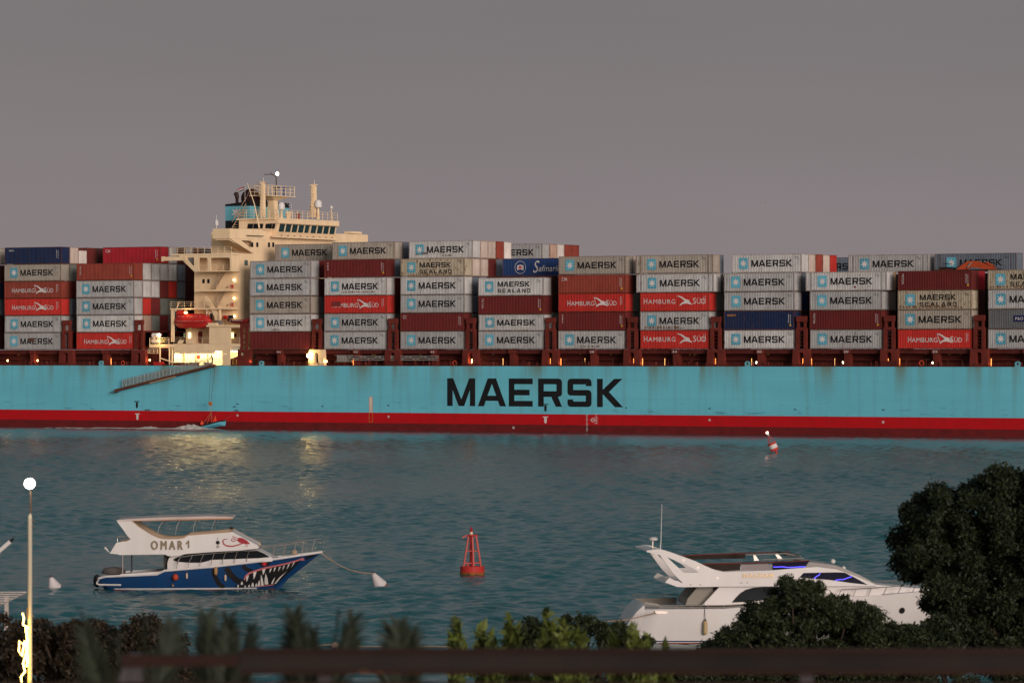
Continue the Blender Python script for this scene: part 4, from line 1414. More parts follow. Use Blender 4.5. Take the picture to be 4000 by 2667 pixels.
# rows behind, of which the photo shows an end or an upper side
DEEP = [
 ('Z', 1, 1, 'maroon'), ('Z', 2, 1, 'maroon'), ('Z', 3, 1, 'slate'), ('Z', 4, 1, 'navy'), ('Z', 5, 1, 'maroon'), ('Z', 6, 1, 'grey_tan'),
 ('A', 1, 1, 'maroon'), ('A', 2, 1, 'grey_dark'), ('A', 3, 1, 'slate'), ('A', 4, 1, 'brown'), ('A', 5, 1, 'greygreen'), ('A', 6, 1, 'pale'),
 ('A', 6, 3, 'brown'), ('A', 6, 4, 'maroon'),
 ('B', 5, 1, 'grey_light'), ('B', 5, 2, 'grey'), ('B', 5, 3, 'grey'), ('B', 5, 4, 'grey_light'), ('B', 5, 5, 'slate'), ('B', 5, 6, 'maroon'),
 ('B', 4, 1, 'grey_light'), ('B', 4, 2, 'grey_light'), ('B', 4, 3, 'brown'), ('B', 4, 4, 'red'), ('B', 4, 5, 'slate'), ('B', 4, 6, 'maroon'),
 ('B', 3, 1, 'red'), ('B', 3, 2, 'brown'), ('B', 3, 3, 'greygreen'), ('B', 3, 4, 'greygreen'), ('B', 3, 5, 'greygreen'), ('B', 3, 6, 'maroon'),
 ('B', 2, 1, 'peach'), ('B', 2, 2, 'greygreen'), ('B', 2, 3, 'brown'), ('B', 2, 4, 'grey_dark'),
 ('B', 6, 4, 'grey'), ('B', 6, 5, 'maroon'), ('B', 6, 6, 'grey_light'), ('B', 6, 7, 'brown'), ('B', 6, 8, 'slate'), ('B', 6, 9, 'grey'),
 ('C', 5, 1, 'brown'), ('C', 4, 1, 'maroon'), ('C', 3, 1, 'grey_dark'), ('C', 2, 1, 'greygreen'), ('C', 1, 1, 'maroon'),
 ('D', 5, 1, 'slate'), ('D', 4, 1, 'brown'), ('D', 3, 1, 'maroon'), ('D', 2, 1, 'grey_dark'), ('D', 6, 2, 'slate'),
 ('E', 6, 2, 'pale'), ('E', 6, 3, 'pale'), ('E', 6, 4, 'brick'), ('E', 6, 5, 'white'),
 ('E', 5, 1, 'pale'), ('E', 5, 2, 'pale'), ('E', 5, 3, 'brown'), ('E', 5, 4, 'slate'),
 ('E', 4, 1, 'slate'), ('E', 3, 1, 'slate'), ('E', 2, 1, 'grey_dark'), ('E', 1, 1, 'maroon'),
 ('E', 6, 11, 'peach'), ('E', 6, 12, 'white'), ('E', 6, 13, 'brick'), ('E', 6, 14, 'brick'),
 ('F', 4, 1, 'maroon'), ('F', 3, 1, 'maroon'), ('F', 2, 1, 'greygreen'), ('F', 1, 1, 'grey_dark'),
 ('G', 5, 1, 'pale'), ('G', 4, 1, 'maroon'), ('G', 3, 1, 'greygreen'), ('G', 2, 1, 'grey_dark'), ('G', 1, 1, 'maroon'),
 ('H', 5, 1, 'slate'), ('H', 4, 1, 'grey_dark'), ('H', 3, 1, 'greygreen'), ('H', 2, 1, 'grey_dark'), ('H', 1, 1, 'maroon'),
 ('I', 5, 2, 'pale'), ('I', 5, 3, 'brick'), ('I', 5, 4, 'pale'), ('I', 5, 5, 'red'),
 ('I', 4, 1, 'slate'), ('I', 3, 1, 'navy'), ('I', 2, 1, 'maroon'), ('I', 1, 1, 'maroon'),
 ('J', 4, 1, 'tan'), ('J', 3, 1, 'grey_tan'), ('J', 2, 1, 'maroon'), ('J', 1, 1, 'grey_dark'),
 ('K', 4, 1, 'crimson'), ('K', 3, 1, 'maroon'), ('K', 2, 1, 'maroon'), ('K', 1, 1, 'maroon'),
]
for t in DEEP:
    container(*t)
container('A', 6, 2, 'white', H=2.4)
container('B', 6, 3, 'crimson', 'C')
container('C', 6, 3, 'grey_tan', 'M')
container('D', 6, 1, 'grey_tan', 'M')
container('E', 6, 1, 'grey_light', 'M', extra=[('repair_patch', [(1.3, .62), (1.9, .62), (1.9, .85), (1.3, .85)], PATCH_G), ('repair_patch', [(2.4, .7), (3.7, .7), (3.7, 1.05), (2.4, 1.05)], PATCH_G)] + stains(6.5, 8.4, .35, .75, 9, 13))
container('E', 6, 10, 'grey', 'M')
container('F', 5, 3, 'blue', 'W')
container('I', 5, 1, 'grey_light', 'M')
container('I', 5, 11, 'slate', 'M', ds=-1.25)
container('J', 5, 6, 'grey', 'M', L=L45)
container('K', 5, 6, 'slate', 'M', L=L45)
# dark plates added behind the stacks: filler for far rows, blocks sky gaps
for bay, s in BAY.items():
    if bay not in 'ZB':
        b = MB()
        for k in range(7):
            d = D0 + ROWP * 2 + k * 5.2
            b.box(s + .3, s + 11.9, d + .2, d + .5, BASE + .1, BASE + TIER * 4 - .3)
        sp('dark_filler', b, DARK)
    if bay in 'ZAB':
        sp('dark_filler', MB().box(s - 1.2, s + 13.6, 20.2, 20.5, BASE + .1, BASE + TIER * 5 - .08), DARK)  # added backing that shuts out sky seen between the tiers
# ================================================================ people
def person(label, loc, rz, pose, cloth, skin=(.25, .14, .09), hat=None, group=None, scale=1.0):
    """one skinned body grown along a joint skeleton; pose: joint name -> (x, y, z) in metres, front towards -y"""
    J = dict(pelvis=(0, 0, .95), chest=(0, 0, 1.3), neck=(0, 0, 1.48), head=(0, -.02, 1.60), top=(0, -.02, 1.73),
             shl=(-.18, 0, 1.42), ell=(-.24, -.02, 1.14), hal=(-.24, -.12, .90), shr=(.18, 0, 1.42), elr=(.24, -.02, 1.14), har=(.24, -.12, .90),
             hil=(-.10, 0, .90), knl=(-.11, -.02, .50), anl=(-.11, .02, .09), tol=(-.11, -.16, .04), hir=(.10, 0, .90), knr=(.11, -.02, .50), anr=(.11, .02, .09), tor=(.11, -.16, .04))
    J.update(pose)
    E = [('pelvis', 'chest'), ('chest', 'neck'), ('neck', 'head'), ('head', 'top'), ('chest', 'shl'), ('shl', 'ell'), ('ell', 'hal'), ('chest', 'shr'), ('shr', 'elr'), ('elr', 'har'),
         ('pelvis', 'hil'), ('hil', 'knl'), ('knl', 'anl'), ('anl', 'tol'), ('pelvis', 'hir'), ('hir', 'knr'), ('knr', 'anr'), ('anr', 'tor')]
    rad = dict(pelvis=.15, chest=.17, neck=.065, head=.10, top=.085, shl=.08, shr=.08, ell=.055, elr=.055, hal=.045, har=.045, hil=.1, hir=.1, knl=.07, knr=.07, anl=.05, anr=.05, tol=.045, tor=.045)
    names = list(J)
    me = bpy.data.meshes.new('body')
    me.from_pydata([J[n] for n in names], [(names.index(a), names.index(b)) for a, b in E], [])
    o = bpy.data.objects.new('body', me)
    COL.objects.link(o)
    o.modifiers.new('skin', 'SKIN')
    for i, n in enumerate(names):
        me.skin_vertices[0].data[i].radius = (rad[n], rad[n])
        me.skin_vertices[0].data[i].use_root = n == 'pelvis'
    sub = o.modifiers.new('sub', 'SUBSURF')
    sub.levels = sub.render_levels = 1
    body = bpy.data.meshes.new_from_object(o.evaluated_get(bpy.context.evaluated_depsgraph_get()))
    bpy.data.objects.remove(o)
    body.materials.clear()
    body.materials.append(cloth)
    body.polygons.foreach_set('use_smooth', [True] * len(body.polygons))
    root = thing('person', label, 'person', loc, rz, group)
    root.scale = (scale,) * 3
    link('body', body, root)
    h = Vector(J['head'])
    MB().lathe([(.03, -.13), (.085, -.07), (.098, 0), (.08, .08), (.03, .12)], h + Vector((0, -.01, 0)), 10).build('face', paint('skin', skin, .6), root, True)
    MB().lathe([(.112, .0), (.118, .05), (.095, .12), (.03, .155)], h + Vector((0, .01, .02)), 10).build('helmet' if hat else 'hair', hat or paint('hair_dark', (.015, .012, .01)), root, True)
    return root
DKBLUE = paint('coverall_navy', (.004, .004, .007), .9)
VEST = paint('vest_orange', (.80, .075, .03), .7)
# crewman in the lit doorway
p = ship_pt(SS(833, .9), .75, DECK + .1)
person('person in dark coveralls leaning forward in the lit doorway above the gangway', p, TH + R(-60), dict(chest=(0, -.12, 1.3), neck=(0, -.22, 1.45), head=(0, -.3, 1.56), top=(0, -.34, 1.68), shl=(-.18, -.14, 1.4), shr=(.18, -.14, 1.4), ell=(-.2, -.36, 1.2), hal=(-.16, -.6, 1.12), elr=(.2, -.34, 1.18), har=(.16, -.58, 1.05)), DKBLUE)
p = ship_pt(SS(826, 1.6), 1.5, SH(826, 1261, 1.5))
person('person in navy coveralls working beside the lifeboat davit', p, TH + R(60), dict(ell=(-.24, -.25, 1.2), hal=(-.1, -.45, 1.25), elr=(.24, -.2, 1.15), har=(.12, -.42, 1.1)), DKBLUE, hat=paint('helmet_white', (.6, .58, .55)))

# ================================================================ things carried by the ship
def ring_loft(b, rings, close=True):
    n = len(rings[0])
    base = len(b.v)
    for r in rings:
        b.v += [tuple(p) for p in r]
    for i in range(len(rings) - 1):
        for k in range(n if close else n - 1):
            a, c = base + i * n + k, base + i * n + (k + 1) % n
            b.f.append((a, c, c + n, a + n))
    b.f.append(tuple(base + k for k in range(n)))
    b.f.append(tuple(base + (len(rings) - 1) * n + k for k in range(n)))
    return b
# enclosed lifeboat
xl, xr = SS(673, .3), SS(811, .3)
zb, zt_ = SH(740, 1284, .3), SH(740, 1224, .3)
Lb, Hb = xr - xl, zt_ - zb
lb = thing('lifeboat', 'big enclosed red lifeboat hanging over the deck beside the deckhouse', 'lifeboat', ship_pt(xl, 0, zb), TH)
sec = [(.0, .34, .5, .62, .18), (.03, .16, .42, .84, .55), (.1, .04, .4, .96, .9), (.3, 0, .4, 1.0, 1.05), (.62, 0, .4, .99, 1.1), (.84, .03, .42, .95, .95), (.93, .08, .45, .84, .72), (1.0, .2, .5, .56, .25)]
rings = []
for t, k, m, tp, w in sec:
    x = t * Lb
    rings.append([Vector((x, y * w * 1.05 + 1.35, z * Hb)) for y, z in ((0, k), (-.6, k + .07), (-.97, m - .02), (-1, m + .04), (-.86, (m + tp) / 2 + .06), (-.5, tp - .04), (0, tp), (.5, tp - .04), (.86, (m + tp) / 2 + .06), (1, m + .04), (.97, m - .02), (.6, k + .07))])
ring_loft(MB(), rings).build('hull', LRED, lb, True)
MB().hexa([(.9 + x, 1.35 + y, z) for x, y, z in ((-.5, -.55, Hb * .9), (.65, -.55, Hb * .97), (.65, .55, Hb * .97), (-.5, .55, Hb * .9), (-.35, -.4, Hb * 1.2), (.5, -.4, Hb * 1.2), (.5, .4, Hb * 1.2), (-.35, .4, Hb * 1.2))]).build('steering_tower', LRED, lb)
b = MB()
for k in range(6):
    x = Lb * (.16 + .12 * k)
    b.box(x, x + .32, .36, .40, Hb * .80, Hb * .815)
for k in range(30):
    x = Lb * (.12 + .026 * k)
    b.tube([(x, .245, Hb * (.50 + .025 * math.sin(k * 1.7))), (x + Lb * .026, .245, Hb * (.50 + .025 * math.sin(k * 1.7 + 1.7)))], .018, 3)
b.build('grab_line', LETTER_WHITE, lb)
MB().tube([(Lb * .05, .30, Hb * .43), (Lb * .3, .24, Hb * .41), (Lb * .7, .22, Hb * .41), (Lb * .95, .5, Hb * .44)], .05, 5).build('rubbing_strake', paint('strake_dark', (.2, .015, .015)), lb)
# open rescue boat
xl, xr = SS(881, .8), SS(973, .8)
zb, zt_ = SH(920, 1263, .8), SH(920, 1243, .8)
Lb = xr - xl
rb = thing('rescue_boat', 'small dark red open rescue boat on the boat deck', 'rescue boat', ship_pt(xl, .5, zb), TH)
rings = []
for t, k, m, w in ((0, .55, .95, .25), (.06, .25, .85, .6), (.25, .03, .72, .85), (.6, 0, .68, .9), (.85, .15, .8, .6), (1.0, .6, 1.15, .08)):
    x = t * Lb
    hgt = zt_ - zb
    rings.append([Vector((x, y * w + .9, z * hgt)) for y, z in ((0, k), (-.7, k + .1), (-1, m), (-.8, m + .02), (0, m - .15), (.8, m + .02), (1, m), (.7, k + .1))])
ring_loft(MB(), rings).build('hull', paint('rescue_red', (.16, .012, .012), .5), rb, True)
b = MB()
for k in range(5):
    b.box(Lb * (.2 + .12 * k), Lb * (.2 + .12 * k) + .35, -.03, .02, .48 * (zt_ - zb), .56 * (zt_ - zb))
b.build('grab_line', LETTER_WHITE, rb)
MB().box(.35, 1.0, .5, 1.2, .8, 1.35).build('outboard_motor', BLACK, rb)
# life raft canisters, one above the other
for k, (y, lab) in enumerate(((1332, 'white ribbed life raft canister, lower of the pair by the bright lamp'), (1310, 'white ribbed life raft canister, upper of the pair by the bright lamp'))):
    x0, x1 = SS(592, .7), SS(622, .7)
    t = thing('life_raft', lab, 'life raft', ship_pt(x0, 1.0, SH(605, y, .7)), TH, 'life raft canisters by the deckhouse')
    ML = Matrix.Rotation(R(90), 4, 'Y')
    L = x1 - x0
    prof = [(.18, 0), (.38, .06)]
    for q in range(8):
        z = .08 + (L - .16) * q / 8
        prof += [(.42, z), (.42, z + L * .08), (.385, z + L * .085)]
    prof += [(.38, L - .06), (.18, L)]
    MB().lathe(prof, (0, 0, 0), 12, ML).build('canister', WHITE, t)
    b = MB()
    for q in (.25, .75):
        b.box(L * q - .06, L * q + .06, -.35, .35, -.62, -.36)
    b.build('cradle', BLACK if k == 0 else CREAM, t)
# excavator parked on the upper tier of the ninth stack
EX = (3640, 3935)
dX = 9.0
h0 = BASE + TIER * 4
ex = thing('excavator', 'orange excavator with bent boom standing on top of the containers', 'excavator', ship_pt(0, 0, 0), TH)
def exq(cx, cy):
    x, y = 3550 + cx / 5.227, 980 + cy / 5.227
    return (SS(x, dX), SH(x, y, dX))
OR = paint('excavator_orange', (.42, .065, .022), .55, grime=.35)
boom = [exq(*p) for p in ((900, 440), (930, 400), (1080, 290), (1190, 215), (1290, 205), (1410, 210), (1560, 265), (1720, 330), (1830, 400), (1800, 450), (1600, 395), (1430, 350), (1260, 335), (1190, 350), (1100, 420), (1080, 440))]
MB().prism(boom, dX, dX + .7).build('boom', OR, ex)
MB().prism([exq(*p) for p in ((1540, 230), (1570, 222), (1725, 290), (1700, 318))], dX + .05, dX + .6).build('arm', OR, ex)
MB().prism([exq(*p) for p in ((1110, 420), (1240, 340), (1270, 345), (1150, 430))], dX - .15, dX - .03).build('hydraulic_ram', OR, ex)
MB().prism([exq(*p) for p in ((1195, 335), (1270, 240), (1300, 240), (1215, 345))], dX - .2, dX - .05).build('ram_rod', STEEL, ex)
MB().prism([exq(*p) for p in ((480, 440), (480, 395), (600, 378), (865, 375), (865, 440))], dX + .6, dX + 3).build('body', OR, ex)
MB().prism([exq(*p) for p in ((560, 374), (580, 335), (800, 330), (860, 374))], dX + .7, dX + 2.9).build('engine_cover', BLACK, ex)
MB().prism([exq(*p) for p in ((900, 390), (945, 300), (1050, 270), (1080, 290), (920, 400))], dX + 1.2, dX + 2.6).build('cab', paint('cab_grey', (.06, .065, .07)), ex)
b = MB()
for a, c in (((690, 260), (860, 262)), ((735, 300), (745, 335)), ((1720, 320), (1950, 400)), ((1480, 225), (1720, 330))):
    p, q = exq(*a), exq(*c)
    b.tube([(p[0], dX + .3, p[1]), (q[0], dX + .3, q[1])], .05, 4)
b.build('hose', BLACK, ex)
MB().box(SS(3645, dX), SS(3900, dX), dX - .3, dX + 3.2, h0 + .02, h0 + .25).build('track_frame', BLACK, ex)

# ================================================================ launch being hoisted beside the hull, with its wake
def lp(cx, cy, d=-2.0):
    x, y = 720 + cx / 9.8, 1540 + cy / 9.8
    return SS(x, d), SH(x, y, d)
la = thing('work_boat', 'small blue open launch with raised bow hanging in slings beside the hull', 'boat', ship_pt(0, 0, 0), TH)
top = [(360, 1300), (600, 1225), (860, 1185), (1150, 1110), (1400, 1030), (1600, 1000)]
bot = [(400, 1420), (620, 1400), (880, 1370), (1120, 1290), (1350, 1225), (1565, 1205)]
wid = [.7, .95, 1.05, 1.0, .7, .05]
rings = []
for (tx, ty), (bx, by), w in zip(top, bot, wid):
    t, q = lp(tx, ty), lp(bx, by)
    rings.append([Vector((t[0], -2 - w, t[1])), Vector(((t[0] + q[0]) / 2, -2 - w * .95, (t[1] + q[1]) / 2)), Vector((q[0], -2 - w * .3, q[1])), Vector((q[0], -2 + w * .3, q[1])), Vector(((t[0] + q[0]) / 2, -2 + w * .95, (t[1] + q[1]) / 2)), Vector((t[0], -2 + w, t[1]))])
ring_loft(MB(), rings, False).build('hull', paint('launch_blue', (.10, .33, .42), .5), la)
b = MB()
for sgn in (-1, 1):
    b.tube([(r[0 if sgn < 0 else 5]) for r in rings], .10, 5)
b.build('gunwale', BLACK, la)
f1 = lp(1000, 360)
apex = lp(1025, 700)
sl = thing('hoist_hook', 'orange hoist block hanging on wires above the small launch', 'hook', ship_pt(0, 0, 0), TH)
MB().prism([lp(*p) for p in ((945, 290), (990, 310), (1040, 290), (1045, 360), (1010, 430), (985, 430), (945, 350))], -2.2, -1.8).build('block', paint('block_orange', (.42, .12, .02)), sl)
b = MB()
for cx in (930, 1000):
    q = lp(cx + 10, 300)
    b.tube([(q[0], -2, q[1]), (q[0] - .1, -1.3 + (cx - 930) * .01, DECK - .2)], .035, 4)
b.build('wire', paint('wire_dark', (.06, .08, .08)), sl)
b = MB()
q0 = lp(1000, 430)
b.tube([(q0[0], -2, q0[1]), (apex[0], -2, apex[1])], .05, 4)
for cx, cy in ((780, 1090), (900, 1150), (1080, 1110), (1130, 960)):
    q = lp(cx, cy)
    b.tube([(apex[0], -2, apex[1]), (q[0], -2.3 if cx % 200 else -1.6, q[1])], .03, 4)
b.build('sling', paint('sling_tan', (.35, .16, .08)), sl)
q, q2 = lp(1500, 985), lp(2030, 660, 0)
tag(MB().tube([ship_pt(q[0], -2, q[1]), ship_pt(q2[0], -.05, q2[1])], .03, 4).build('painter_line', paint('line_red', (.3, .05, .04))), 'thin line from the launch bow up to the ship hull', 'rope')
q = lp(1205, 1040)
sit = dict(pelvis=(0, 0, .45), chest=(0, -.08, .8), neck=(0, -.1, .98), head=(0, -.12, 1.1), top=(0, -.12, 1.22), shl=(-.19, -.08, .92), shr=(.19, -.08, .92), ell=(-.25, -.2, .68), hal=(-.2, -.42, .6), elr=(.25, -.2, .68), har=(.2, -.42, .6),
           hil=(-.1, 0, .42), knl=(-.13, -.42, .45), anl=(-.13, -.42, .08), tol=(-.13, -.58, .05), hir=(.1, 0, .42), knr=(.13, -.42, .45), anr=(.13, -.42, .08), tor=(.13, -.58, .05))
person('person in orange life vest sitting high in the raised bow of the launch', ship_pt(q[0], -2, q[1] - .35), TH + R(-70), sit, VEST, hat=ORANGE)
q = lp(665, 1185)
person('person in orange life vest crouching low in the stern of the launch', ship_pt(q[0], -2, q[1] - .45), TH + R(60), sit, VEST, hat=ORANGE)
# foam: churned lumps along the waterline
r = np.random.default_rng(5)
def foam_mesh():
    b = MB()
    x0, x1 = SS(395, -2), SS(862, -2)
    n = 150
    for k in range(n):
        t = (k + r.random()) / n
        s = x0 + (x1 - x0) * t
        big = math.exp(-((t - .80) / .085) ** 2) * 1.0 + math.exp(-((t - .45) / .05) ** 2) * .4
        for j in range(2):
            rr = .25 + r.random() * .55
            hh = .10 + .05 * r.random() + big * .75 * (.5 + r.random() * .5)
            d = -2.9 - r.random() * 1.4
            M = Matrix.Diagonal((1.8, 1, 1, 1))
            b.lathe([(rr * .9, -.2), (rr, .02), (rr * .75, hh * .55), (rr * .35, hh * .9), (.02, hh)], (s, d, 0), 7, M)
    for k in range(40):
        s = SS(230, -2) + (x0 - SS(230, -2)) * r.random()
        b.lathe([(.5, -.2), (.55, .03), (.1, .07)], (s, -3 - r.random() * 5, 0), 7, Matrix.Diagonal((2.5, .6, 1, 1)))
    return b.mesh('foam', paint('foam_white', (.50, .45, .42), .8, grime=.35), True)
fo = link('foam', foam_mesh())
fo.location = (0, Y0, 0)
fo.rotation_euler = (0, 0, TH)
tag(fo, 'white churned water beside the launch', 'foam', kind='stuff')

# ================================================================ buoys
B_RED = paint('buoy_red', (.48, .035, .03), .5, var=.12, grime=.3)
B_PINK = paint('buoy_faded', (.50, .10, .085), .6, var=.12, grime=.25)
YB = F * HC / (2243 - YH)
k = F / YB
bu = thing('lattice_buoy', 'red steel channel buoy with lattice tower and red lantern', 'buoy', at(1845, 2243, YB))
def bz(py):
    return (1340 - py) / 6.533 / k
def bx(px):
    return (px - 945) / 6.533 / k
fr = 310 / 6.533 / k
fl_ = MB().lathe([(fr * .9, -.3), (fr, -.1), (fr, bz(1140)), (fr * .97, bz(1125)), (.1, bz(1115))], (0, 0, 0), 28).build('float', B_RED, bu)
MB().lathe([(fr * .99, -.12), (fr + .008, -.05), (fr + .008, .12), (fr * .99, .14)], (0, 0, 0), 28).build('growth_band', paint('buoy_growth', (.30, .12, .02), .9, var=.4, rust=.5, grime=.6), fl_)
for a in (215, 325, 35, 145, 270):
    ca, sa = math.cos(R(a)), math.sin(R(a))
    lo, hi = Vector((ca * fr * .86, sa * fr * .86, bz(1130))), Vector((ca * .26, sa * .26, bz(350)))
    if a == 270:
        lo, hi = Vector((.08, -fr * .55, bz(1125))), Vector((.0, -.05, bz(350)))
    MB().tube([lo, hi], .05 if a != 270 else .06, 6).build('leg', B_PINK, bu)
b = MB()
for z, q in ((bz(1040), .78), (bz(735), .52)):
    rr = fr * q
    v = [(rr * math.cos(R(a)), rr * math.sin(R(a)), z) for a in (35, 145, 215, 325, 35)]
    b.tube(v, .032, 5)
b.build('brace', B_PINK, bu)
MB().tube([(-.06, .05, bz(1120)), (-.06, .05, bz(350))], [.085, .10], 8).build('centre_post', B_RED, bu)
MB().lathe([(.30, 0), (.32, .03), (.32, .06), (.28, .08)], (0, 0, bz(360)), 12).build('top_plate', B_RED, bu)
la_ = MB().lathe([(.07, 0), (.08, .02), (.085, .10), (.06, .15)], (-.06, 0, bz(350) + .07), 10).build('lantern_base', CREAM, bu)
MB().lathe([(.07, 0), (.075, .08), (.06, .2), (.03, .27), (.01, .28)], (-.06, 0, bz(350) + .22), 10).build('lantern', paint('lantern_red', (.32, .01, .02), .3), la_)
MB().tube([(-.28, -.1, bz(345)), (-.42, -.15, bz(355)), (-.55, -.2, bz(410))], .045, 5).build('solar_bracket', B_PINK, bu)
MB().box(-.3, -.2, -.25, -.1, bz(1125), bz(1065)).build('hatch', B_RED, bu)
# conical mooring buoys
def cone_buoy(px, py, tilt_x, tilt_y, lab, foot, h=.8):
    Yb = F * HC / (py - YH)
    t = thing('mooring_buoy', lab, 'buoy', at(px, py, Yb), 0, 'white conical mooring buoys')
    M = Matrix.Rotation(R(tilt_y), 4, 'Y') @ Matrix.Rotation(R(tilt_x), 4, 'X')
    c = MB().lathe([(.37, .0), (.38, .05), (.36, .09), (.13, h - .06), (.10, h), (.02, h + .01)], (0, 0, 0), 20, M).build('cone', paint('buoy_white', (.60, .53, .52), .6, grime=.3), t, True)
    MB().lathe([(.05, -.22), (.30, -.18), (.372, -.08), (.372, -.01)], (0, 0, 0), 20, M).build('base', foot, t, True)
    if foot is not RUSTY:
        MB().lathe([(.375, -.035), (.395, -.02), (.395, .02), (.375, .035)], (0, 0, 0), 20, M).build('rim', BLACK, t)
    p = M @ Vector((0, 0, h))
    MB().tube([p + Vector((.07 * math.cos(a), 0, .07 * math.sin(a) + .04)) for a in np.linspace(0, 2 * math.pi, 9)], .022, 5).build('ring', RUSTBR, t)
    return t, Vector(t.location) + p
RUSTY = paint('buoy_base_red', (.35, .09, .05), .8, rust=.4, grime=.4)
cb1, tip1 = cone_buoy(1486, 2287, 18, -30, 'white conical buoy tilted at the end of the striped boat mooring line', RUSTY)
cb2, tip2 = cone_buoy(214, 2297, 22, -17, 'white conical buoy with peach base and dark rim beside the lamp post', paint('buoy_peach', (.55, .30, .19), .7, grime=.2), .66)
# red and white spar buoy near the ship
Yb = F * HC / (1770 - YH)
k = F / Yb
sb = thing('spar_buoy', 'tilted red and white banded buoy with lit lamp near the ship', 'buoy', at(3032, 1772, Yb))
M = Matrix.Rotation(R(-23), 4, 'Y')
m_ = 1 / (9.8 * k)
b_ = MB().lathe([(165 * m_, 150 * m_), (168 * m_, 160 * m_), (168 * m_, 225 * m_), (165 * m_, 230 * m_)], (0, 0, 0), 18, M).build('drum', B_RED, sb)
MB().lathe([(166 * m_, 230 * m_), (166 * m_, 385 * m_)], (0, 0, 0), 18, M).build('white_band', WHITE, b_)
MB().lathe([(165 * m_, 385 * m_), (167 * m_, 390 * m_), (167 * m_, 455 * m_), (160 * m_, 460 * m_)], (0, 0, 0), 18, M).build('red_band', B_RED, b_)
MB().lathe([(45 * m_, -60 * m_), (45 * m_, 150 * m_)], (30 * m_, 0, 0), 8, M).build('stem', B_RED, sb)
for a in (20, 140, 260):
    ca, sa = math.cos(R(a)), math.sin(R(a))
    MB().tube([M @ Vector((150 * m_ * ca, 150 * m_ * sa, 455 * m_)), M @ Vector((40 * m_ * ca, 40 * m_ * sa, 740 * m_))], 14 * m_, 5).build('leg', B_PINK, sb)
MB().lathe([(60 * m_, 740 * m_), (60 * m_, 755 * m_)], (0, 0, 0), 10, M).build('top_plate', BLACK, sb)
lt = MB().lathe([(38 * m_, 755 * m_), (38 * m_, 850 * m_)], (0, 0, 0), 10, M).build('lantern_base', WHITE, sb)
MB().lathe([(40 * m_, 850 * m_), (46 * m_, 870 * m_), (44 * m_, 900 * m_), (15 * m_, 920 * m_)], (0, 0, 0), 10, M).build('lantern', glowing('lantern_lit', (1.0, .45, .36), 14), lt)
# ================================================================ moored boats
def hull_loft(stations, nmid=4):
    """stations: (xs, zs, half at sheer, xw, half at waterline); returns MB with bottom, sides, deck and transom"""
    b = MB()
    rows = []
    for xs, zs, hs, xw, hw in stations:
        side = []
        for i in range(nmid + 1):
            t = i / nmid
            q = t ** 1.25
            side.append((xs + (xw - xs) * t, hs + (hw - hs) * q, zs + (-.03 - zs) * t))
        side.append((xw, hw * .55, -.38))
        left = [(x, -y, z) for x, y, z in side]
        right = [(x, y, z) for x, y, z in side[::-1]]
        rows.append(left + right)
    ring_loft(b, rows, True)
    return b
def conform(poly, bvh, sgn=-1, off=.012, holes=(), res=.16, y=3.0):
    """lay a flat x-z polygon onto the near side of a hull"""
    tv, tf = tess(poly, holes)
    bm = bmesh.new()
    vs = [bm.verts.new((p[0], 0, p[1])) for p in tv]
    for t in tf:
        try:
            bm.faces.new([vs[i] for i in t])
        except ValueError:
            pass
    for _ in range(5):
        long = [e for e in bm.edges if e.calc_length() > res]
        if not long:
            break
        bmesh.ops.subdivide_edges(bm, edges=long, cuts=1, use_grid_fill=False)
        bmesh.ops.triangulate(bm, faces=bm.faces)
    out = MB()
    bm.verts.index_update()
    co = []
    for v in bm.verts:
        hit = bvh.ray_cast(Vector((v.co.x, sgn * y, v.co.z)), Vector((0, -sgn, 0)))
        yy = hit[0].y if hit[0] is not None else None
        co.append([v.co.x, yy, v.co.z])
    good = [c[1] for c in co if c[1] is not None]
    for c in co:
        if c[1] is None:
            c[1] = max(good) if sgn < 0 else min(good)
        c[1] += sgn * off
    out.add(co, [tuple(v.index for v in f.verts) for f in bm.faces])
    bm.free()
    return out
HULLW = paint('gelcoat_white', (.64, .58, .55), .35, var=.04, grime=.12)
CHROME = paint('chrome', (.42, .36, .32), .3, metal=.6, grime=.1)
# ---------------------------------------------------------------- blue and white excursion boat with a toothed bow
Y1 = F * HC / (2297 - YH)
K1 = 2.45 * F / Y1
def px1(x):
    return (x - 1150) / K1
def pz1(y):
    return (825 - y) / K1
def p1_(pts):
    return [(px1(x), pz1(y)) for x, y in pts]
bo = thing('motor_boat', 'blue and white motor boat with toothed mouth painted on its bow', 'boat', at(340 + 1150 / 2.45, 2297, Y1), R(1.5))
st = [(122, 745, 1.2, 225, 1.0), (135, 715, 1.38, 240, 1.15), (200, 697, 1.5, 290, 1.25), (340, 690, 1.6, 400, 1.35), (690, 674, 1.72, 700, 1.45), (760, 640, 1.74, 760, 1.45), (1200, 604, 1.68, 1150, 1.36),
      (1600, 562, 1.36, 1440, 1.02), (1880, 527, .95, 1620, .62), (2080, 500, .5, 1730, .28), (2200, 486, .16, 1785, .06), (2248, 479, .02, 1805, .015)]
hb_ = hull_loft([(px1(a), pz1(z), h, px1(w), hw) for a, z, h, w, hw in st])
hme = hb_.mesh('hull', paint('boat_blue', (.008, .042, .125), .35, var=.08, grime=.2), False)
h1 = link('hull', hme, bo)
bvh1 = BVHTree.FromPolygons(hb_.v, hb_.f)
def decal1(name, polys, m, parent=h1, off=.012):
    b = MB()
    for p in polys:
        c = conform(p1_(p), bvh1, off=off)
        b.add(c.v, c.f)
    return b.build(name, m, parent)
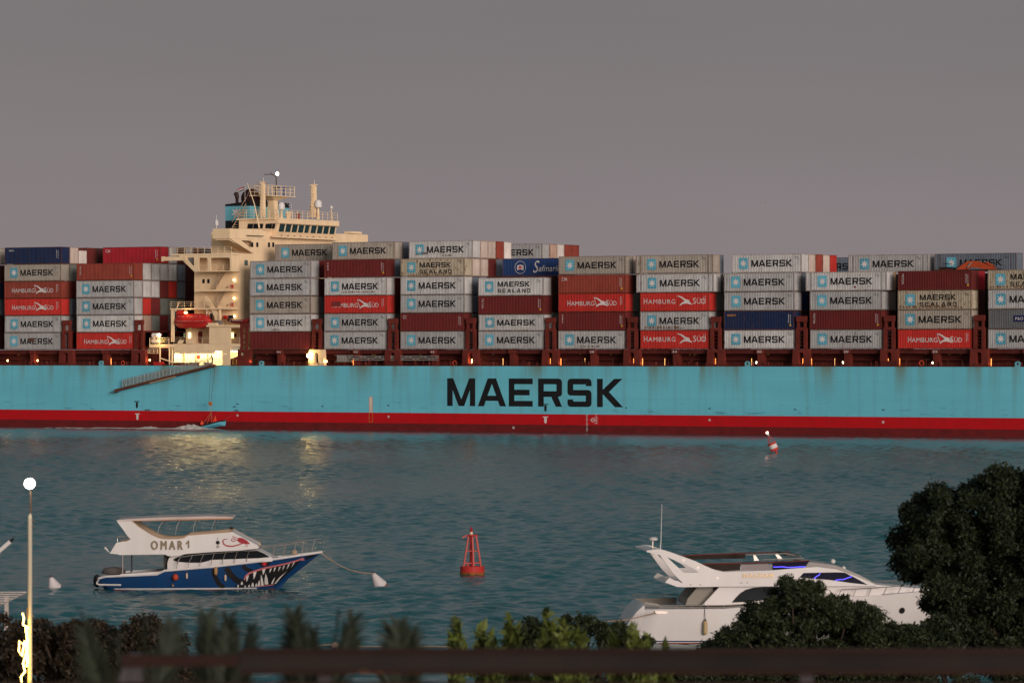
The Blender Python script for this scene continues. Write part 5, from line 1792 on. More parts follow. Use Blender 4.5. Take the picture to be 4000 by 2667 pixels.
# black stripes, mouth, teeth, lips
for p_ in (ribbon([(1222, 622), (1235, 690), (1270, 760), (1320, 808)], 44), ribbon([(1345, 612), (1385, 680), (1440, 735), (1500, 760)], 56), ribbon([(1500, 595), (1530, 625), (1590, 652)], 40),
                         [(2085, 545), (2100, 515), (2243, 484), (2110, 545)], [(1640, 575), (1700, 566), (1770, 560), (1740, 600), (1690, 610)]):
    decal1('black_stripe', [p_], BLACK, off=.010)
mouth = [(1415, 806), (1440, 780), (1500, 745), (1520, 700), (1560, 665), (1640, 640), (1720, 622), (1800, 606), (1900, 590), (2000, 562), (2050, 548), (2010, 600), (1925, 680), (1800, 795), (1650, 800), (1500, 806)]
decal1('mouth', [mouth], BLACK, off=.012)
teeth = []
for (x, y, l, w, lean) in ((1545, 690, 66, 26, -12), (1615, 658, 72, 30, -14), (1700, 626, 62, 30, -10), (1765, 628, 42, 18, -16), (1805, 618, 44, 18, -16), (1850, 612, 46, 18, -18), (1890, 602, 48, 16, -20), (1935, 590, 52, 16, -24), (1985, 570, 56, 14, -30)):
    teeth.append([(x - w / 2, y), (x + w / 2, y - 3), (x + w * .3 + lean * .6, y + l * .6), (x + lean, y + l), (x - w * .35 + lean * .4, y + l * .5)])
for (x, y, l, w, lean) in ((1452, 803, 30, 16, 4), (1490, 778, 34, 22, 0), (1520, 803, 18, 16, 0), (1555, 803, 26, 18, 4), (1590, 800, 44, 24, 2), (1622, 800, 34, 20, 6), (1648, 797, 62, 24, 6), (1682, 792, 110, 26, -12), (1720, 782, 112, 34, -6), (1770, 780, 70, 16, 34), (1800, 778, 124, 14, 116)):
    teeth.append([(x - w / 2, y), (x + w / 2, y), (x + w * .4 + lean * .5, y - l * .55), (x + lean, y - l), (x - w * .4 + lean * .4, y - l * .5)])
for p_ in teeth:
    decal1('tooth', [p_], LETTER_WHITE, off=.018)
decal1('lips', [ribbon([(1512, 735), (1525, 700), (1560, 668), (1640, 640), (1720, 618), (1820, 600), (1920, 580), (2010, 556), (2070, 535), (2080, 550), (2050, 552)], [10, 16, 16, 16, 16, 15, 14, 14, 16, 12, 8]), ribbon([(1640, 800), (1720, 793), (1790, 788)], 8)], paint('lip_pink', (.52, .15, .15)), off=.020)
decal1('eye', [circle(1705, 580, 20, 10)], paint('eye_red', (.5, .03, .03)), off=.018)
b = MB()
for sgn in (-1, 1):
    pts = [Vector((px1(a), sgn * (h + .015), pz1(z) + .01)) for a, z, h, w, hw in st]
    b.tube(pts, .062, 6)
    pts = [Vector((px1(w), sgn * (hw + .02), .07)) for a, z, h, w, hw in st[1:-1]]
    b.tube(pts, .045, 5)
b.tube([Vector((px1(118), -1.2, pz1(745))), Vector((px1(112), -1.2, pz1(765))), Vector((px1(140), -1.25, pz1(775))), Vector((px1(345), -1.5, pz1(775)))], .05, 6)
b.build('rubbing_strake', WHITE, h1)
b = MB()
for sgn in (-1, 1):
    b.tube([Vector((px1(w), sgn * (hw + .012), -.06)) for a, z, h, w, hw in st[1:-1]], .075, 5)
b.build('bottom_paint', paint('bottom_brown', (.10, .03, .02)), h1)
# cockpit side, cabin, flybridge
b = MB()
b.prism(p1_([(340, 690), (340, 672), (735, 645), (760, 640), (760, 655), (700, 676)]), -1.62, -1.52)
b.prism(p1_([(340, 690), (340, 672), (735, 645), (760, 640), (760, 655), (700, 676)]), 1.52, 1.62)
b.build('cockpit_coaming', WHITE, bo)
cab = [(782, 650), (784, 570), (798, 522), (832, 505), (905, 500), (1200, 480), (1640, 447), (1690, 470), (1765, 512), (1782, 520), (1780, 555), (1500, 575), (1200, 606)]
cabin = MB().prism(p1_(cab), -1.28, 1.28).build('cabin', WHITE, bo)
b = MB()
put_poly(b, p1_([(835, 540), (850, 528), (885, 512), (945, 488), (1050, 473), (1250, 466), (1450, 460), (1640, 452), (1700, 478), (1758, 514), (1650, 524), (1480, 530), (1200, 540), (1150, 556), (1100, 567), (1000, 567), (930, 562), (870, 556)]), -1.292)
b.build('cabin_window', GLASS, cabin)
MB().box(px1(745), px1(780), -1.0, 1.0, pz1(650), pz1(505)).build('cabin_door', paint('door_dark', (.05, .045, .04)), cabin)
panel = [(240, 476), (305, 372), (360, 363), (402, 360), (438, 340), (410, 310), (372, 255), (310, 172), (312, 160), (448, 160), (480, 190), (520, 220), (570, 252), (640, 295), (700, 322), (760, 335), (900, 333), (940, 326), (965, 312), (990, 298),
         (1200, 284), (1398, 270), (1500, 325), (1640, 398), (1656, 416), (1640, 432), (1560, 438), (1500, 447), (1200, 462), (950, 482), (905, 497), (830, 503), (795, 500), (770, 487), (740, 484), (500, 488), (335, 490), (320, 482)]
fly = MB().prism(p1_(panel), -1.62, -1.50).build('flybridge_side', WHITE, bo)
MB().prism(p1_(panel), 1.50, 1.62).build('flybridge_side', paint('gelcoat_tan', (.50, .38, .27), .5), bo)
b = MB()
b.prism(p1_([(330, 488), (330, 470), (900, 470), (1640, 420), (1640, 436), (900, 486)]), -1.49, 1.49)
b.prism(p1_([(1385, 285), (1398, 274), (1640, 404), (1630, 416)]), -1.49, 1.49)
b.build('flybridge_deck', WHITE, bo)
b = MB()
for sgn in (-1.64, 1.46):
    b.prism(ribbon(p1_([(448, 162), (520, 222), (640, 297), (700, 324), (760, 337), (900, 335), (945, 326), (985, 302), (1398, 270)]), .035), sgn, sgn + .18)
b.build('coaming_trim', paint('trim_tan', (.42, .25, .14)), bo)
can = MB().prism(p1_([(306, 158), (450, 146), (700, 134), (1180, 122), (1400, 130), (1412, 140), (1405, 150), (900, 152), (460, 166), (312, 170)]), -1.66, 1.66).build('canopy', paint('canopy_white', (.52, .42, .38), .6), bo)
MB().prism(p1_([(445, 166.5), (900, 153), (1406, 141), (1402, 152), (900, 163), (520, 168)]), -1.68, 1.68).build('canopy_edge', paint('canopy_tan', (.36, .15, .06)), can)
for x0, x1 in ((755, 688), (908, 862), (1062, 1030), (1240, 1206)):
    for sgn in (-1.42, 1.42):
        MB().tube([(px1(x0), sgn, pz1(160)), (px1((x0 + x1) / 2 - 12), sgn * 1.03, pz1(220)), (px1(x1), sgn * 1.06, pz1(300))], .017, 5).build('canopy_post', STEEL, bo)
for x, m in ((362, CHROME), (412, paint('post_dark', (.07, .06, .06)))):
    MB().tube([(px1(x), -1.45 if m is CHROME else 1.4, pz1(680)), (px1(x), -1.45 if m is CHROME else 1.4, pz1(486))], .035, 6).build('support_post', m, bo)
b = MB()
for i_, (dx, dz) in enumerate(((0, 0), (.022, 0), (-.022, 0), (0, .018), (0, -.018))):
    put_text(b, 'OMAR', px1(635) + dx, px1(932) + dx, pz1(438) + dz, pz1(356) + dz, -1.66 - .004 * i_, spacing=1.5)
put_poly(b, p1_([(982, 424), (982, 378), (966, 392), (963, 378), (984, 352), (996, 352), (996, 424)]), -1.66)
b.build('lettering', paint('letter_gold', (.22, .17, .11), .35, metal=.3), fly)
b = MB()
put_poly(b, p1_(circle(1265, 373, 19)), -1.63)
put_poly(b, p1_(circle(1263, 336, 6, 8)), -1.63)
b.build('badge', BLACK, fly)
b = MB()
put_poly(b, p1_(circle(1265, 411, 16)), -1.632)
b.build('vent', STEEL, fly)
b = MB()
for pts, w in (([(1358, 340), (1325, 342), (1311, 362), (1322, 388), (1350, 404), (1400, 409), (1455, 397), (1500, 378), (1545, 374)], [5, 9, 12, 13, 13, 12, 12, 12, 16]), ([(1430, 358), (1405, 362), (1392, 348), (1402, 335), (1422, 338), (1440, 350), (1480, 362)], 8),
               ([(1455, 330), (1425, 325), (1405, 312)], 7), ([(1510, 380), (1545, 392), (1548, 408), (1520, 405)], 5)):
    put_poly(b, p1_(ribbon(pts, w)), -1.63)
put_poly(b, p1_([(1450, 345), (1465, 325), (1500, 330), (1535, 350), (1560, 372), (1572, 388), (1535, 386), (1500, 378), (1465, 372)]), -1.632)
b.build('red_swirl', paint('swirl_red', (.30, .025, .035)), fly)
# rails along the side deck and at the bow
b = MB()
top = [(875, 570), (910, 510), (1020, 494), (1450, 458), (1640, 432), (1900, 402), (2090, 368), (2235, 350)]
def yh(x):
    for (a, z, h, w, hw), (a2, z2, h2, w2, hw2) in zip(st, st[1:]):
        if a <= x <= a2:
            t = (x - a) / (a2 - a)
            return (h + (h2 - h) * t) - .06, z + (z2 - z) * t
    return .02, 480
for sgn in (-1, 1):
    pts = [Vector((px1(x), sgn * max(yh(x - 20)[0], .05), pz1(y))) for x, y in top]
    b.tube(pts, .020, 5)
    for x0, y0_, x1 in ((912, 508, 872), (1025, 494, 980), (1130, 486, 1090), (1230, 478, 1198), (1340, 468, 1305), (1450, 458, 1418), (1562, 444, 1535), (1662, 429, 1648), (1795, 415, 1772), (1905, 401, 1880), (2000, 386, 1980), (2075, 372, 2052), (2180, 356, 2152)):
        h, z = yh(x1)
        b.tube([(px1(x0), sgn * max(yh(x0)[0], .05), pz1(y0_)), (px1((x0 + x1 * 3) / 4), sgn * h, pz1(z * .55 + y0_ * .45)), (px1(x1), sgn * h, pz1(z))], .017, 4)
b.build('deck_rail', CHROME, bo)
# outboard, stern gear, bow roller
MB().lathe([(.1, 0), (.36, .05), (.4, .2), (.3, .38), (.08, .42)], (px1(265), -.6, pz1(690)), 10, Matrix.Diagonal((1.6, 1, 1, 1))).build('covered_gear', paint('tarp_grey', (.10, .085, .08), .7, var=.4), bo, True)
ob = MB().lathe([(.05, -.3), (.16, -.2), (.2, .05), (.15, .3), (.04, .36)], (px1(100), -.2, pz1(755)), 8).build('outboard_motor', BLACK, bo)
MB().tube([(px1(95), -.2, pz1(760)), (px1(70), -.2, pz1(790))], [.1, .05], 6).build('propeller_leg', BLACK, ob)
MB().lathe([(.08, 0), (.16, .05), (.17, .2), (.06, .28)], (px1(1983), -.1, pz1(505)), 8).build('anchor_winch', paint('winch_cream', (.4, .28, .18)), bo)
MB().box(px1(1830), px1(1930), -.4, .4, pz1(524), pz1(512)).build('deck_hatch', WHITE, bo)
MB().lathe([(.05, 0), (.11, .04), (.1, .1), (.02, .14)], (px1(1382), 0, pz1(270) + .05), 8).build('horn', BLACK, bo)
MB().tube([(px1(312), -1.5, pz1(362)), (px1(312), -1.5, pz1(318)), (px1(400), -1.5, pz1(312)), (px1(435), -1.5, pz1(345))], .025, 5).build('stern_rail', CHROME, bo)
MB().tube([(px1(235), -1.3, pz1(470)), (px1(190), -1.3, pz1(420))], [.03, .06], 6).build('rod_holder', LETTER_WHITE, bo)
M1 = Matrix.Translation(bo.location) @ Matrix.Rotation(R(1.5), 4, 'Z')
def hang(name, label, cat, x, ytop, y0_, y1, r, m, round_=False, group='fenders hung along the blue boat'):
    h, z = yh(x)
    hit = bvh1.ray_cast(Vector((px1(x), -4, pz1((y0_ + y1) / 2))), Vector((0, 1, 0)))
    yy = (hit[0].y if hit[0] else -1.6) - r - .02
    t = thing(name, label, cat, M1 @ Vector((px1(x), yy, pz1(y1))), R(1.5), group)
    H = (y1 - y0_) / K1
    prof = [(.02, 0), (r * .7, H * .06), (r, H * .2), (r, H * .8), (r * .6, H * .96), (.02, H)]
    if round_:
        prof = [(r * math.sin(a) + .005, H / 2 - H / 2 * math.cos(a)) for a in np.linspace(0.05, 3.09, 9)]
    MB().lathe(prof, (0, 0, 0), 12).build('body', m, t, True)
    MB().tube([(0, 0, H), (0, .03, (y1 - ytop) / K1)], .012, 4).build('line', paint('rope_dark', (.08, .06, .05)), t)
hang('fender', 'round orange fender ball on the blue boat', 'fender', 866, 640, 668, 732, .155, paint('fender_orange', (.45, .06, .03)), True)
hang('fender', 'slim white fender next to the orange ball on the blue boat', 'fender', 972, 630, 660, 716, .06, paint('fender_cream', (.50, .37, .27)))
hang('fender', 'tan cylinder fender amidships on the blue boat', 'fender', 1247, 590, 602, 682, .095, paint('fender_tan', (.36, .20, .08)))
hang('fender', 'slim white fender nearest the painted mouth of the boat', 'fender', 1336, 600, 680, 740, .06, paint('fender_cream', (.50, .37, .27)))
hang('fender', 'tiny tan float low on the blue hull', 'fender', 838, 740, 768, 794, .05, paint('fender_tan', (.36, .20, .08)), True)
# its mooring line to the tilted buoy
p0 = M1 @ Vector((px1(2240), 0, pz1(490)))
pts = []
for i in range(13):
    t = i / 12
    pts.append(p0.lerp(tip1, t) + Vector((0, 0, -.28 * math.sin(math.pi * t))))
tag(MB().tube(pts, .026, 5).build('mooring_rope', paint('rope_tan', (.34, .22, .14), .9)), 'tan mooring rope from the toothed bow to the white buoy', 'rope')

# ---------------------------------------------------------------- white yacht behind the trees
Y2 = F * HC / (2496 - YH)
K2 = 1.809 * F / Y2
def px2(x):
    return (x - 1100) / K2
def pz2(y):
    return (1005 - y) / K2
def p2_(pts):
    return [(px2(x), pz2(y)) for x, y in pts]
YAW2 = R(5.5)
ya = thing('yacht', 'large white motor yacht with swept radar arch behind the dark trees', 'yacht', at(2380 + 1100 / 1.809, 2496, Y2), YAW2)
st2 = [(190, 770, 1.75, 150, 1.75), (240, 768, 1.95, 190, 1.85), (300, 766, 2.1, 270, 1.95), (760, 764, 2.2, 760, 2.05), (1100, 735, 2.25, 1100, 2.05), (1500, 694, 2.2, 1450, 1.8), (1900, 678, 1.9, 1750, 1.3), (2250, 655, 1.3, 2020, .75), (2550, 630, .6, 2200, .25), (2700, 618, .03, 2280, .02)]
hb2 = hull_loft([(px2(a), pz2(z), h, px2(w), hw) for a, z, h, w, hw in st2])
h2_ = link('hull', hb2.mesh('hull', HULLW, True), ya)
bvh2 = BVHTree.FromPolygons(hb2.v, hb2.f)
for x in (1855, 2038):
    c = conform(p2_(circle(x, 793, 20)), bvh2, off=.02)
    pr = c.build('porthole', BLACK, h2_)
    c = conform(p2_(circle(x, 793, 24)), bvh2, off=.012)
    c.build('porthole_rim', CHROME, pr)
b = MB()
c = conform(p2_([(210, 985), (800, 988), (1300, 985), (1300, 994), (800, 997), (210, 994)]), bvh2, off=.012)
c.build('waterline_stripe', paint('stripe_navy', (.02, .03, .10)), h2_)
c = conform(p2_([(200, 1000), (1500, 1000), (1500, 1030), (200, 1030)]), bvh2, off=.012)
c.build('bottom_paint', paint('bottom_red', (.20, .05, .03)), h2_)
# swim platform quarter and transom fairing
rg = []
for x, z, h in ((75, 895, 1.5), (110, 830, 1.6), (150, 775, 1.72), (190, 735, 1.8), (205, 728, 1.82)):
    rg.append([Vector((px2(x), -h + .25, pz2(1000))), Vector((px2(x), -h, pz2(940))), Vector((px2(x), -h, pz2(z) - .08)), Vector((px2(x), -h + .2, pz2(z))), Vector((px2(x), h - .2, pz2(z))), Vector((px2(x), h, pz2(z) - .08)), Vector((px2(x), h, pz2(940))), Vector((px2(x), h - .25, pz2(1000)))])
ring_loft(MB(), rg).build('transom', HULLW, ya, True)
b = MB()
b.prism(p2_([(200, 770), (210, 728), (310, 726), (510, 722), (510, 765)]), 1.75, 1.9)
b.prism(p2_([(505, 745), (520, 700), (590, 618), (700, 616), (690, 745)]), -1.3, 1.3)
b.build('aft_bulkhead', paint('bulkhead_grey', (.26, .23, .19), .5), ya)
sal = [(608, 748), (735, 614), (1850, 614), (1880, 640), (1880, 690), (1500, 705), (850, 742)]
sl_ = MB().prism(p2_(sal), -1.72, 1.72).build('salon', HULLW, ya)
b = MB()
put_poly(b, p2_([(820, 726), (845, 695), (880, 660), (920, 636), (975, 622), (1040, 617), (1300, 617), (1320, 690), (900, 722)]), -1.735)
b.build('salon_window', GLASS, sl_)
side = [(470, 586), (440, 520), (400, 455), (360, 410), (312, 392), (290, 370), (215, 366), (218, 358), (290, 349), (330, 355), (385, 374), (480, 404), (560, 434), (640, 472), (700, 497), (760, 510), (1100, 500), (1335, 482), (1420, 478), (1560, 497), (1680, 540), (1790, 585), (1850, 612), (1780, 614), (1000, 612), (740, 612), (480, 614), (430, 606), (345, 580), (372, 545), (440, 585)]
side = [(345, 580), (430, 612), (480, 614), (740, 612), (1000, 612), (1780, 614), (1850, 612), (1790, 585), (1680, 540), (1560, 497), (1420, 478), (1335, 482), (1100, 500), (760, 510), (700, 497), (640, 472), (560, 434), (480, 404), (385, 374), (330, 355), (290, 349), (218, 358), (215, 368), (308, 390), (345, 440), (400, 515), (470, 586), (420, 570), (375, 548)]
hole = [(356, 402), (400, 418), (490, 455), (545, 485), (580, 511), (520, 514), (475, 512), (430, 470)]
fs = MB().prism(p2_(side), -1.95, -1.80, holes=[p2_(hole)]).build('flybridge_side', HULLW, ya)
MB().prism(p2_(side), 1.80, 1.95, holes=[p2_(hole)]).build('flybridge_side', HULLW, ya)
b = MB()
b.prism(p2_([(215, 368), (218, 359), (290, 350), (375, 372), (380, 384), (310, 390)]), -1.79, 1.79)
b.prism(p2_([(350, 590), (400, 570), (700, 575), (1500, 575), (1500, 600), (430, 606)]), -1.79, 1.79)
b.build('radar_arch', HULLW, ya)
ws_ = [(1345, 445), (1420, 452), (1560, 470), (1620, 492), (1720, 535), (1800, 575), (1850, 610), (1790, 588), (1680, 545), (1560, 500), (1420, 481), (1340, 484)]
roof = MB().prism(p2_(ws_), -1.55, 1.55).build('cabin_roof', paint('roof_grey', (.28, .25, .23), .4), ya)
b = MB()
put_poly(b, p2_([(1290, 552), (1322, 519), (1560, 516), (1612, 518), (1700, 562), (1778, 605), (1650, 590), (1500, 568)]), -1.962)
wn_ = b.build('side_window', glassy('window_bluish', (.003, .003, .016), .12), fs)
LED = glowing('led_blue', (.10, .08, 1.0), 2.6)
b = MB()
for pts in ([(1437, 522), (1434, 532), (1412, 544), (1402, 552), (1398, 560)], [(1545, 572), (1575, 566), (1600, 566), (1622, 560), (1640, 553), (1662, 546)]):
    b.tube([(px2(x), -1.98, pz2(y)) for x, y in pts], .014, 5)
b.build('led_strip', LED, wn_)
b = MB()
b.prism(p2_([(605, 470), (612, 456), (880, 453), (880, 500), (760, 508), (700, 495)]), -1.7, -1.66)
scr = b.build('wind_screen', glassy('screen_brown', (.018, .008, .005), .15), ya)
MB().prism(p2_([(545, 424), (1000, 410), (1000, 445), (610, 452)]), 1.6, 1.64).build('wind_screen', glassy('screen_brown', (.018, .008, .005), .15), ya)
MB().prism(p2_([(885, 462), (1080, 458), (1085, 498), (890, 500)]), -1.68, -1.64).build('seat_back', paint('seat_pale', (.25, .20, .20)), ya)
ws2 = MB().prism(p2_([(1108, 450), (1368, 440), (1330, 495), (1108, 500)]), -1.72, -1.68).build('wind_screen', glassy('window_bluish', (.003, .003, .016), .12), ya)
MB().tube([(px2(x), -1.74, pz2(y)) for x, y in ((1114, 478), (1140, 479), (1180, 477), (1215, 482), (1260, 481), (1300, 478), (1340, 477))], .014, 5).build('led_strip', LED, ws2)
b = MB()
b.tube([(px2(x), -1.69, pz2(y)) for x, y in ((606, 456), (880, 452), (1105, 447), (1372, 438))], .03, 5)
b.build('screen_frame', paint('frame_brown', (.16, .06, .03)), ya)
b = MB()
b.tube([(px2(x), 1.6, pz2(y)) for x, y in ((540, 424), (760, 416), (1320, 400))], .025, 5)
b.build('screen_frame', paint('frame_brown', (.16, .06, .03)), ya)
b = MB()
b.tube([(px2(935), -1.2, pz2(398)), (px2(1215), -1.2, pz2(390)), (px2(1330), -1.0, pz2(412))], .025, 5)
b.tube([(px2(1045), -1.5, pz2(440)), (px2(1050), -1.5, pz2(430)), (px2(1335), -1.4, pz2(422))], .025, 5)
b.prism(p2_([(985, 400), (1000, 400), (1025, 437), (990, 440)]), -1.25, -1.15)
b.prism(p2_([(1140, 396), (1160, 394), (1200, 432), (1165, 436)]), -1.25, -1.15)
b.build('bimini_frame', CHROME, ya)
MB().prism(p2_([(1215, 390), (1310, 400), (1330, 418), (1220, 410)]), -1.1, 1.1).build('bimini_cover', paint('bimini_grey', (.07, .07, .065), .9), ya)
# radar, whip aerial, lights
rd = MB().tube([(px2(281), -.9, pz2(362)), (px2(281), -.9, pz2(298))], .035, 6).build('radar_post', CHROME, ya)
MB().lathe([(.10, 0), (.19, .03), (.2, .09), (.15, .14), (.02, .155)], (px2(285), -.9, pz2(298)), 14).build('radar_dome', WHITE, rd, True)
MB().tube([(px2(325), -1.3, pz2(376)), (px2(330), -1.3, pz2(300)), (px2(337), -1.3, pz2(40))], [.025, .02, .011], 5).build('whip_aerial', LETTER_WHITE, ya)
MB().lathe([(.04, 0), (.1, .04), (.11, .14), (.05, .19)], (px2(1566), -.4, pz2(466)), 8, Matrix.Rotation(R(35), 4, 'Y')).build('search_light', WHITE, roof)
MB().lathe([(.1, 0), (.08, .1), (.03, .14)], (px2(1657), -.2, pz2(512)), 8).build('horn', WHITE, roof)
for x, y in ((475, 427), (577, 478), (715, 551)):
    b = MB()
    put_poly(b, p2_(circle(x, y, 8, 8)), -1.962)
    b.build('courtesy_light', CHROME, fs)
for x, y in ((525, 598), (592, 598), (880, 587), (925, 585)):
    b = MB()
    put_poly(b, p2_(circle(x, y, 4, 6)), -1.962)
    b.build('vent_hole', BLACK, fs)
b = MB()
for i_, dx in enumerate((0, .014, -.014)):
    put_text(b, 'NAGHAM', px2(895) + dx, px2(1105) + dx, pz2(552), pz2(521), -1.965 - .004 * i_, spacing=1.35)
b.build('lettering', paint('letter_bronze', (.40, .28, .16), .3, metal=.4), fs)
b = MB()
put_text(b, '3241', px2(1202), px2(1250), pz2(536), pz2(520), -1.965)
b.build('number', BLACK, fs)
b = MB()
for z in (742, 755):
    b.tube([(px2(x), -(2.05 if x > 250 else 1.8), pz2(z - (x > 760) * (x - 760) * .05)) for x in (300, 500, 760, 900)], .02, 5)
for x in (300, 420, 530, 645, 755):
    b.tube([(px2(x), -2.05, pz2(768)), (px2(x), -2.05, pz2(742))], .02, 4)
for x in (200, 295, 410, 520):
    b.tube([(px2(x), 1.7, pz2(730)), (px2(x), 1.7, pz2(702))], .02, 4)
b.tube([(px2(x), 1.7, pz2(702)) for x in (195, 520)], .02, 5)
b.build('stern_rail', CHROME, ya)
b = MB()
def yh2(x):
    for (a, z, h, w, hw), (a2, z2, h2, w2, hw2) in zip(st2, st2[1:]):
        if a <= x <= a2:
            t = (x - a) / (a2 - a)
            return h + (h2 - h) * t - .08, z + (z2 - z) * t
    return .05, 618
for sgn in (-1, 1):
    xs = list(range(1560, 2680, 110))
    b.tube([(px2(x + 25), sgn * yh2(x)[0], pz2(yh2(x)[1] - 56)) for x in xs], .02, 5)
    for x in xs:
        h, z = yh2(x)
        b.tube([(px2(x), sgn * h, pz2(z)), (px2(x + 25), sgn * h, pz2(z - 56))], .016, 4)
b.build('bow_rail', CHROME, ya)
MB().prism(p2_([(1500, 705), (1500, 640), (1850, 612), (2150, 640), (2500, 640), (2550, 632), (2250, 660), (1900, 684)]), -1.0, 1.0).build('foredeck', HULLW, ya)
MB().box(px2(270), px2(358), -2.12, -1.9, pz2(797), pz2(778)).build('fairlead', CHROME, ya)
b = MB()
b.tube([(px2(215), -1.2, pz2(735)), (px2(300), -1.2, pz2(748)), (px2(345), -1.2, pz2(765))], .09, 6)
b.build('folded_tender_crane', STEEL, ya)
M2 = Matrix.Translation(ya.location) @ Matrix.Rotation(YAW2, 4, 'Z')
t = thing('fender', 'tan cylinder fender hanging on the white yacht', 'fender', M2 @ Vector((px2(621), -2.26, pz2(945))), YAW2)
H = (945 - 842) / K2
MB().lathe([(.02, 0), (.08, .05), (.095, .12), (.095, H - .12), (.07, H - .04), (.02, H)], (0, 0, 0), 12).build('body', paint('fender_yellow', (.45, .32, .17)), t, True)
MB().lathe([(.03, H - .05), (.05, H), (.02, H + .06)], (0, 0, 0), 8).build('cap', BLACK, t)
MB().tube([(0, 0, H), (-.04, .12, H + .75)], .012, 4).build('line', BLACK, t)
pa = M2 @ Vector((px2(280), -2.1, pz2(792)))
pb = at(2310, 2428, Y2 - 8)
tag(MB().tube([pa, pa.lerp(pb, .5) - Vector((0, 0, .12)), pb, at(2050, 2470, Y2 - 20)], .025, 5).build('mooring_rope', paint('rope_tan', (.34, .22, .14), .9)), 'tan mooring rope running left from the white yacht stern', 'rope')
# ================================================================ shore in front
GROUND = 1.5
gm = paint('soil', (.06, .045, .03), .9, var=.3)
tag(MB().box(-400, 400, -60, 124, -2, GROUND).build('ground', gm), kind='structure')
tag(MB().box(-400, 400, 124.002, 124.6, -2, GROUND + .25).build('quay_wall', paint('concrete', (.22, .20, .18), .85)), 'low concrete quay wall along the water edge', 'wall')
# roof terrace the camera stands on, with its rusty rail
te = thing('roof_terrace', 'flat roof terrace under the rusty foreground rail', 'building', (0, 0, 0))
MB().box(-8, 12, -6, 18.5, 9.0, 9.3).build('roof', paint('terrace', (.16, .14, .12), .9), te)
MB().box(-7.9, 11.9, -5.9, 18.4, GROUND, 8.998).build('wall', paint('plaster', (.3, .25, .2), .9), te)
ra = thing('rail', 'rusty brown steel beam rail across the bottom foreground', 'rail', (0, 18, 9.3))
def rz_(y):
    return HC - (y - YH) * 18 / F - 9.3
def rx_(x):
    return (x - 2000) * 18 / F
b = MB()
x0, x1 = rx_(940), 5.5
b.box(x0, x1, -.035, .02, rz_(2612), rz_(2546))
RM = paint('beam_face', (.016, .012, .011), .8, var=.4, rust=.12, grime=.5, streak=(5, 5, 2))
b.build('beam', RM, ra)
b = MB()
b.box(x0, x1, -.06, .03, rz_(2546) + .0005, rz_(2531))
b.box(x0, x1, -.06, .03, rz_(2628), rz_(2612) - .0005)
b.build('beam_flange', FLANGE, ra)
b = MB()
b.box(rx_(478), x0 - .002, -.03, .02, rz_(2598), rz_(2556))
b.build('beam_end', FLANGE, ra)
b = MB()
b.box(x0 - 1.6, x1, -.03, .02, rz_(2720), rz_(2664))
b.build('lower_rail', FLANGE, ra)
for x in (rx_(500), rx_(1240), 1.3, 3.4):
    MB().box(x, x + .06, .022, .08, 0, rz_(2552)).build('post', paint('post_steel', (.07, .06, .065), .6, var=.3), ra)
MB().hexa([(rx_(480), .03, rz_(2600)), (rx_(560), .03, rz_(2600)), (rx_(560), .07, rz_(2600)), (rx_(480), .07, rz_(2600)), (rx_(400), .03, rz_(2850)), (rx_(480), .03, rz_(2850)), (rx_(480), .07, rz_(2850)), (rx_(400), .07, rz_(2850))]).build('brace', paint('post_steel', (.07, .06, .065), .6, var=.3), ra)

# ---------------------------------------------------------------- plants
def leaf_mat(name, dark, light):
    if name in MATS:
        return MATS[name]
    m = bpy.data.materials.new(name)
    m.use_nodes = True
    nt = m.node_tree
    b = nt.nodes['Principled BSDF']
    b.inputs['Roughness'].default_value = .6
    b.inputs['Specular IOR Level'].default_value = .25
    g = nt.nodes.new('ShaderNodeNewGeometry')
    cr = nt.nodes.new('ShaderNodeValToRGB')
    cr.color_ramp.elements[0].color = (*dark, 1)
    cr.color_ramp.elements[1].color = (*light, 1)
    nt.links.new(g.outputs['Random Per Island'], cr.inputs[0])
    nt.links.new(cr.outputs[0], b.inputs['Base Color'])
    MATS[name] = m
    return m
def inside(poly, x, y):
    c = False
    n = len(poly)
    for i in range(n):
        (x0, y0_), (x1, y1) = poly[i], poly[i - 1]
        if (y0_ > y) != (y1 > y) and x < (x1 - x0) * (y - y0_) / (y1 - y0_) + x0:
            c = not c
    return c
def leaves(centres, radii, n, size, m, parent, seed, name='crown', flat=.75, long=1.8, up=.0):
    r = np.random.default_rng(seed)
    C, Rd = np.array(centres), np.array(radii)
    w = Rd ** 2
    k = r.choice(len(C), n, p=w / w.sum())
    v = r.normal(size=(n, 3))
    v /= np.linalg.norm(v, axis=1)[:, None]
    rad = Rd[k] * (r.random(n) ** .40) * (1 + .18 * r.normal(size=n))
    P = C[k] + v * rad[:, None] * np.array([1, 1, flat])
    a = r.normal(size=(n, 3)) + v * .7 + np.array([0, 0, up])
    a /= np.linalg.norm(a, axis=1)[:, None]
    bb = np.cross(a, r.normal(size=(n, 3)))
    bb /= np.linalg.norm(bb, axis=1)[:, None]
    s = size * (.6 + .8 * r.random(n))[:, None]
    V = np.stack([P - a * s * .5 * long, P + bb * s * .38, P + a * s * .5 * long, P - bb * s * .38], 1).reshape(-1, 3).astype(np.float32)
    me = bpy.data.meshes.new(name)
    me.vertices.add(len(V)); me.vertices.foreach_set('co', V.ravel())
    me.loops.add(4 * n); me.loops.foreach_set('vertex_index', np.arange(4 * n, dtype=np.int32))
    me.polygons.add(n); me.polygons.foreach_set('loop_start', np.arange(0, 4 * n, 4, dtype=np.int32))
    me.update(calc_edges=True)
    me.materials.append(m)
    return link(name, me, parent)
BARK = paint('bark', (.055, .04, .03), .9, var=.3)
